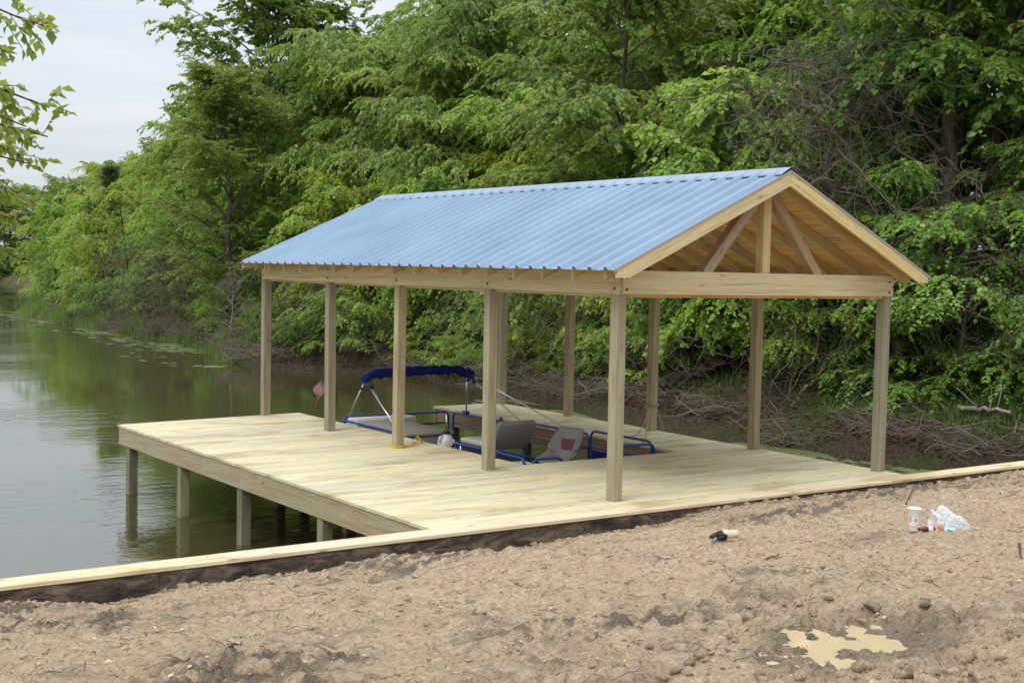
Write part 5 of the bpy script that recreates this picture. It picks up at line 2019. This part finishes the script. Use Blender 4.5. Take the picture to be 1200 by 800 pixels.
# leaf litter on the banks
n = 16000
y = rg.uniform(-2, 60, n)
x = np.interp(y, SH_Y, SH_X) + .1 + 4 * rg.random(n) ** 1.6
z = terrain(x, y)[0] + .02
az = rg.uniform(0, 6.28, n)
me = leaves_mesh('leaf_litter', np.stack([x, y, z], -1), np.stack([np.cos(az), np.sin(az), rg.normal(0, .25, n)], -1), np.array([0, 0, 1.]) + rg.normal(0, .35, (n, 3)), .07 + .07 * rg.random(n), .03 + .02 * rg.random(n), rg)
o = obj('leaf_litter', me, MAT['leaf'])
o.color = (.15, .09, .055, 1)
tag(o, 'brown dead leaves scattered over the bank', 'leaves', kind='stuff')

# ------------------------------------------------------------------ tree on the near shore, boughs reaching in from the left
def near_tree():
    rng = np.random.default_rng(55)
    bx_, by_ = -11.9, -1.6
    z0 = gz(bx_, by_) - .1
    root = empty('shore_tree', (bx_, by_, z0), 'young leafed tree on the near shore reaching over the water at the left', 'tree')
    tr_p = [Vector((bx_, by_, z0)), Vector((bx_ + .1, by_ + .5, 2.2)), Vector((bx_ + .4, by_ + 1.2, 4.5)), Vector((bx_ + .6, by_ + 1.7, 7.2)), Vector((bx_ + .7, by_ + 2.0, 9.5))]
    MB().tube(tr_p, [.2, .17, .13, .09, .03], 10).build('trunk', MAT['bark'], root)
    # boughs end at points seen along the left edge of the picture
    tips = [(48, 30, 13.2), (18, 5, 13.6), (20, 70, 13.0), (66, 128, 12.6), (60, 165, 12.8), (28, 150, 13.4), (15, 110, 13.2), (30, 195, 13.0), (22, 225, 12.6), (6, 255, 12.8), (2, 290, 13.0), (-30, 90, 13), (-60, 170, 13.2), (-40, 240, 12.6), (-90, 40, 12.4), (-70, 300, 12.8), (-10, 200, 12.4), (4, 45, 12.7), (10, 180, 13.8)]
    SPn = []
    bm_ = MB()
    for (px, py, dp) in tips:
        tip = Vector(CAM + ray(px, py) * dp)
        zz = min(max(tip.z + rng.uniform(-.5, .3), 2.2), 8.8)
        f = 0
        for a, b in zip(tr_p[:-1], tr_p[1:]):
            if a.z <= zz <= b.z: st = a.lerp(b, (zz - a.z) / (b.z - a.z))
        pts = []
        for k in range(9):
            q = k / 8
            pts.append(st.lerp(tip, q) + Vector((rng.normal(0, .04), rng.normal(0, .04), .45 * math.sin(q * math.pi) + rng.normal(0, .03))))
        bm_.tube(pts, [.035 * (1 - .88 * k / 8) + .003 for k in range(9)], 6)
        SPn.append(np.array([tuple(p_) for p_ in pts]))
    bm_.build('boughs', MAT['bark'], root)
    Bs, Ds = [], []
    tw = []
    for P in SPn:
        for k in range(22):
            q = rng.uniform(.40, 1.0)
            f = q * 7.999
            a = int(f)
            p0 = P[a] + (P[a + 1] - P[a]) * (f - a)
            d = unit(P[a + 1] - P[a] + rng.normal(0, .55, 3) * np.linalg.norm(P[a + 1] - P[a]) + np.array([0, 0, -.06]))
            L = rng.uniform(.18, .42)
            e_ = p0 + d * L + np.array([0, 0, -.06])
            tw.append(np.stack([p0, (p0 + e_) / 2 + np.array([0, 0, .015]), e_]))
            for j in range(9):
                s_ = (j + 1) / 9
                Bs.append(p0 + (e_ - p0) * s_)
                Ds.append(d * .6 + rng.normal(0, .6, 3) + np.array([0, 0, -.35]))
    V, F = tubes(np.array(tw), np.full((len(tw), 3), .004), 4)
    obj('twigs', np_mesh('twigs', V, F), MAT['bark'], root)['kind'] = 'stuff'
    n = len(Bs)
    ln = rng.uniform(.075, .145, n)
    me_ = leaves_mesh('crown', np.array(Bs), np.array(Ds), np.array([0, 0, 1.]) + rng.normal(0, .5, (n, 3)), ln, ln * .36, rng)
    c = obj('crown', me_, MAT['leaf'], root)
    c.color = (.27, .34, .06, 1)


near_tree()
